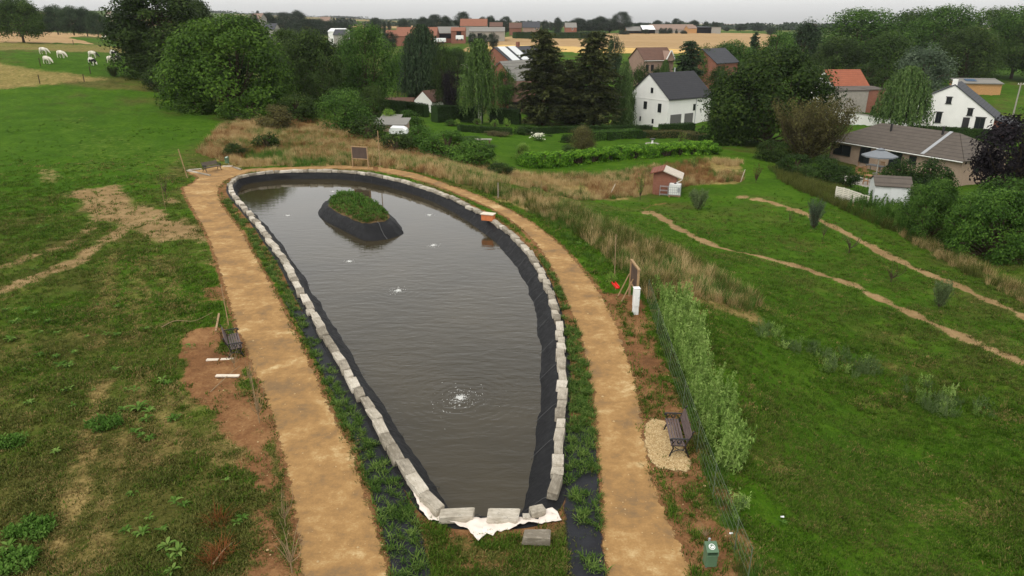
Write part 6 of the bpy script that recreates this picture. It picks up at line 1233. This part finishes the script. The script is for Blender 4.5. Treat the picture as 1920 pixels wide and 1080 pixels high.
# small white litter
for px, py, lb in ((1370, 1003, 'scrap of white litter on the soil patch right of the fence'), (1466, 972, 'tiny white litter scrap in the right lawn')):
    g = gnd(px, py); m = MB(); m.add([(-.04, -.015, .0), (.04, -.03, .01), (.05, .02, .02), (-.03, .03, .01), (.0, .0, .03)], [(0, 1, 4), (1, 2, 4), (2, 3, 4), (3, 0, 4), (3, 2, 1, 0)]); o = m.build('litter_scrap', M['utility_white']); o.location = g + np.array([0, 0, .04]); tag(o, lb, 'litter')
# wire fence
FW = [gnd(a, b) for a, b in [(1214,566),(1232,625),(1255,695),(1280,768),(1306,850),(1336,935),(1376,1040),(1400,1100)]]
rt = thing('wire_fence', 'low green wire fence running between the right path and the tall weeds', 'fence', FW[0]); o0 = np.array(FW[0])
for p in FW: m = MB(); m.tube([p - o0 - np.array([0, 0, .2]), p - o0 + np.array([0, 0, 1.02])], .012, 6); m.build('post', M['wire_green'], rt)
for z in (.1, .3, .5, .7, .88, 1.0):
    m = MB(); m.tube([p - o0 + np.array([0, 0, z]) for p in FW], .0035 if z < .99 else .005, 4); m.build('wire', M['wire_green'], rt)
m = MB()
for a, b in zip(FW[:-1], FW[1:]):
    k = int(np.linalg.norm((b - a)[:2]) / .3)
    for i in range(1, k): p = a + (b - a) * i / k - o0; m.tube([p + np.array([0, 0, .1]), p + np.array([0, 0, 1.0])], .0022, 3, False)
o = m.build('upright_wires', M['wire_green'], rt); o['kind'] = 'stuff'
# brick shelter with tank
q0, q1 = gnd(1226, 364), gnd(1262, 371); d_ = (q1 - q0)[:2]; ys_ = math.atan2(d_[1], d_[0]); SB = at(1223, 362, 66); SB[2] = H1(SB[0], SB[1]); ysh = -.28
rs = thing('brick_shelter', 'small red brick shelter with a pale sloping roof on the right lawn', 'shelter', SB, ysh)
m = MB(); m.prism([(0, -.3), (2.2, -.3), (2.2, 1.75), (1.0, 2.25), (0, 1.95)], 'y', 0, .12); m.build('gable_wall', M['brick_red'], rs); m = MB(); m.box((.06, 1.1, .85), (.12, 1.96, 2.2)); m.build('side_wall', M['brick_red'], rs); m = MB(); m.box((1.1, 2.16, .85), (2.2, .12, 2.2)); m.build('back_wall', M['brick_red'], rs); m = MB(); m.box((2.16, 1.55, .7), (.14, 1.3, 2.0)); m.build('front_wall', M['brick_pale'], rs)
m = MB(); m.box((2.12, .5, .6), (.05, .75, 1.7)); m.build('opening', M['opening_dark'], rs)
m = MB(); m.prism([(.9, 2.32), (2.75, 1.62), (2.75, 1.72), (.9, 2.42)], 'y', -.35, 2.5); m.build('roof_sheet', M['pale_roof'] if 'pale_roof' in M else simple('pale_roof', lin(184,174,160), .8, .2, .12, 3, .1), rs); m = MB(); m.prism([(-.3, 2.0), (.95, 2.36), (.95, 2.46), (-.3, 2.1)], 'y', -.35, 2.5); m.build('roof_sheet', M['brick_dark'], rs); m = MB(); m.tube([(2.7, -.3, 1.6), (2.0, -.35, 1.15), (1.75, -.4, 1.1)], .035, 6); m.build('downpipe', M['frame_white'], rs)
rt = thing('water_tank', 'white cage framed water tank standing at the brick shelter front', 'water tank', SB + np.array([1.25, -1.35, 0]), ysh); rt.location.z = H1(rt.location.x, rt.location.y)
m = MB(); m.box((.55, .5, .70), (1.06, .92, 1.0)); m.build('tank', M['utility_white'], rt, False, .06); m = MB()
for z in np.linspace(.22, 1.2, 5): m.tube([(0, .02, z), (1.1, .02, z), (1.1, .98, z), (0, .98, z), (0, .02, z)], .014, 5)
m.build('cage_hoop', M['zinc'], rt); m = MB()
for a in np.linspace(0, 1.1, 7): m.tube([(a, .015, .15), (a, .015, 1.2)], .013, 5); m.tube([(a, .985, .15), (a, .985, 1.2)], .013, 5)
for a in np.linspace(.1, .9, 5): m.tube([(1.105, a, .15), (1.105, a, 1.2)], .013, 5)
m.build('cage_bar', M['zinc'], rt); m = MB(); m.box((.55, .5, .12), (1.14, 1.0, .05)); m.box((.1, .5, .04), (.12, 1.0, .1)); m.box((1.0, .5, .04), (.12, 1.0, .1)); m.build('pallet', M['post_wood'], rt); m = MB(); m.box((.93, .005, .72), (.24, .02, .4)); m.build('plate', M['zinc'], rt); m = MB(); m.tube([(.55, .5, 1.2), (.55, .5, 1.26)], .12, 10); m.build('cap', M['frame_dark'], rt)
rt = thing('metal_rack', 'rusty metal rack leaning at the left of the water tank', 'rack', SB + np.array([.55, -.75, 0]), ysh); rt.location.z = H1(rt.location.x, rt.location.y); m = MB()
for z in (.12, .5, .9): m.tube([(0, 0, z), (.75, 0, z), (.75, .35, z), (0, .35, z), (0, 0, z)], .02, 5)
m.build('shelf_frame', M['zinc'], rt); m = MB()
for a, b in ((0, 0), (.75, 0), (.75, .35), (0, .35)): m.tube([(a, b, 0), (a, b, .95)], .02, 5)
m.build('uprights', M['zinc'], rt)
# ------------------------------------------------------------------ cattle
def cow_mesh():
    bmv = [(-.80,0,1.20,.27),(-.45,0,1.17,.36),(.05,0,1.12,.40),(.50,0,1.16,.36),(.82,0,1.10,.24),(1.08,0,.86,.17),(1.27,0,.62,.15),(1.42,0,.36,.10),(1.48,0,.24,.085)]
    V_ = list(bmv); E_ = [(i, i + 1) for i in range(8)]
    def chain(root, pts):
        p = root
        for q in pts: V_.append(q); E_.append((p, len(V_) - 1)); p = len(V_) - 1
    for s in (-1, 1):
        dx = .09 * s
        chain(1, [(-.62, .20 * s, 1.0, .20), (-.52 + dx, .22 * s, .72, .12), (-.72 + dx, .22 * s, .46, .075), (-.64 + dx, .22 * s, .12, .06), (-.60 + dx, .22 * s, .03, .07)])
        chain(3, [(.52, .20 * s, .88, .16), (.54 - dx, .20 * s, .60, .09), (.55 - dx, .20 * s, .42, .075), (.53 - dx, .20 * s, .10, .055), (.56 - dx, .20 * s, .03, .07)])
        chain(6, [(1.20, .16 * s, .74, .045), (1.17, .25 * s, .72, .03)])
    chain(0, [(-.98, 0, 1.15, .05), (-1.03, 0, .85, .03), (-1.02, 0, .5, .035)])
    me = bpy.data.meshes.new('cow'); me.from_pydata([v[:3] for v in V_], E_, []); o = bpy.data.objects.new('tmp', me); C.objects.link(o); md = o.modifiers.new('s', 'SKIN'); md.use_smooth_shade = True
    for i, v in enumerate(V_): sk = me.skin_vertices[0].data[i]; sk.radius = (v[3], v[3]); sk.use_root = (i == 2)
    o.modifiers.new('d', 'SUBSURF').levels = 1; dg = bpy.context.evaluated_depsgraph_get(); res = bpy.data.meshes.new_from_object(o.evaluated_get(dg)); bpy.data.objects.remove(o); return res
cm = cow_mesh(); cm.materials.clear(); cm.materials.append(None)
simple('cow_white', lin(214,206,190), .85, .2, .06, 2, .05); simple('cow_black', lin(30,28,28), .8, .25, .2, 2, .05)
t = NT('cow_piebald'); t.col(t.ramp(t.noise(t.coord(), 1.5, 2, .4), [(.47, lin(26,25,26)), (.5, lin(218,212,200))])).rough(.85, .2); M['cow_piebald'] = t.m
t = NT('cow_dark_head'); sp = t.n('ShaderNodeSeparateXYZ'); t.l(t.coord(), sp.inputs[0]); t.col(t.mix(t.rng(sp.outputs[0], .80, .9), lin(214,206,190), lin(44,42,42))).rough(.85, .2); M['cow_dark_head'] = t.m
for px, py, mt, rz, lb in [(83,102,'cow_white',-.05,'white cow grazing at the far left of the herd'),(116,109,'cow_white',-.25,'white cow grazing in the upper middle of the herd'),(90,120,'cow_white',-.35,'white cow grazing nearest the tan pasture'),(175,109,'cow_dark_head',-.1,'white cow with a dark head grazing right of the herd middle'),(174,123,'cow_piebald',-.5,'black and white cow grazing lowest in the herd'),(210,119,'cow_white',-.1,'white cow standing in front of the black cow'),(222,118,'cow_black',-.55,'black cow grazing behind the white cow by the dark tree'),(215,107,'cow_piebald',-.2,'black and white cow at the top right of the herd'),(197,75,'cow_white',.1,'left one of three tiny white cows in the far pasture'),(217,75.5,'cow_white',0,'middle one of three tiny white cows in the far pasture'),(226,75,'cow_white',.2,'right one of three tiny white cows in the far pasture')]:
    g = gnd(px, py); o = link(bpy.data.objects.new('cow', cm)); o.location = g - np.array([0, 0, .02]); o.rotation_euler = (0, 0, rz); s = random.uniform(.84, .92); o.scale = (s, s, s); o.material_slots[0].link = 'OBJECT'; o.material_slots[0].material = M[mt]; tag(o, lb, 'cow', 'cows grazing in the pasture')
# ------------------------------------------------------------------ air
zlo, zhi = float(GH.min()) - 1.0, max(float(GH.max()) + 25, 30)
xm = float(np.abs(GX).max()) + 50; hz = MB(); hz.box((0, (float(GY.max()) + 60 - 60) / 2, (zlo + zhi) / 2), (2 * xm, float(GY.max()) + 120, zhi - zlo)); ho = hz.build('haze', None)
hm = bpy.data.materials.new('haze'); hm.use_nodes = True; hm.node_tree.nodes.clear(); ou = hm.node_tree.nodes.new('ShaderNodeOutputMaterial'); pv_ = hm.node_tree.nodes.new('ShaderNodeVolumePrincipled'); pv_.inputs['Color'].default_value = (.93, .96, 1.0, 1); pv_.inputs['Density'].default_value = .00008; pv_.inputs['Anisotropy'].default_value = .2; hm.node_tree.links.new(pv_.outputs[0], ou.inputs['Volume']); ho.data.materials.append(hm)
tag(ho, 'thin pale haze in the air over the fields', 'haze', kind='stuff')
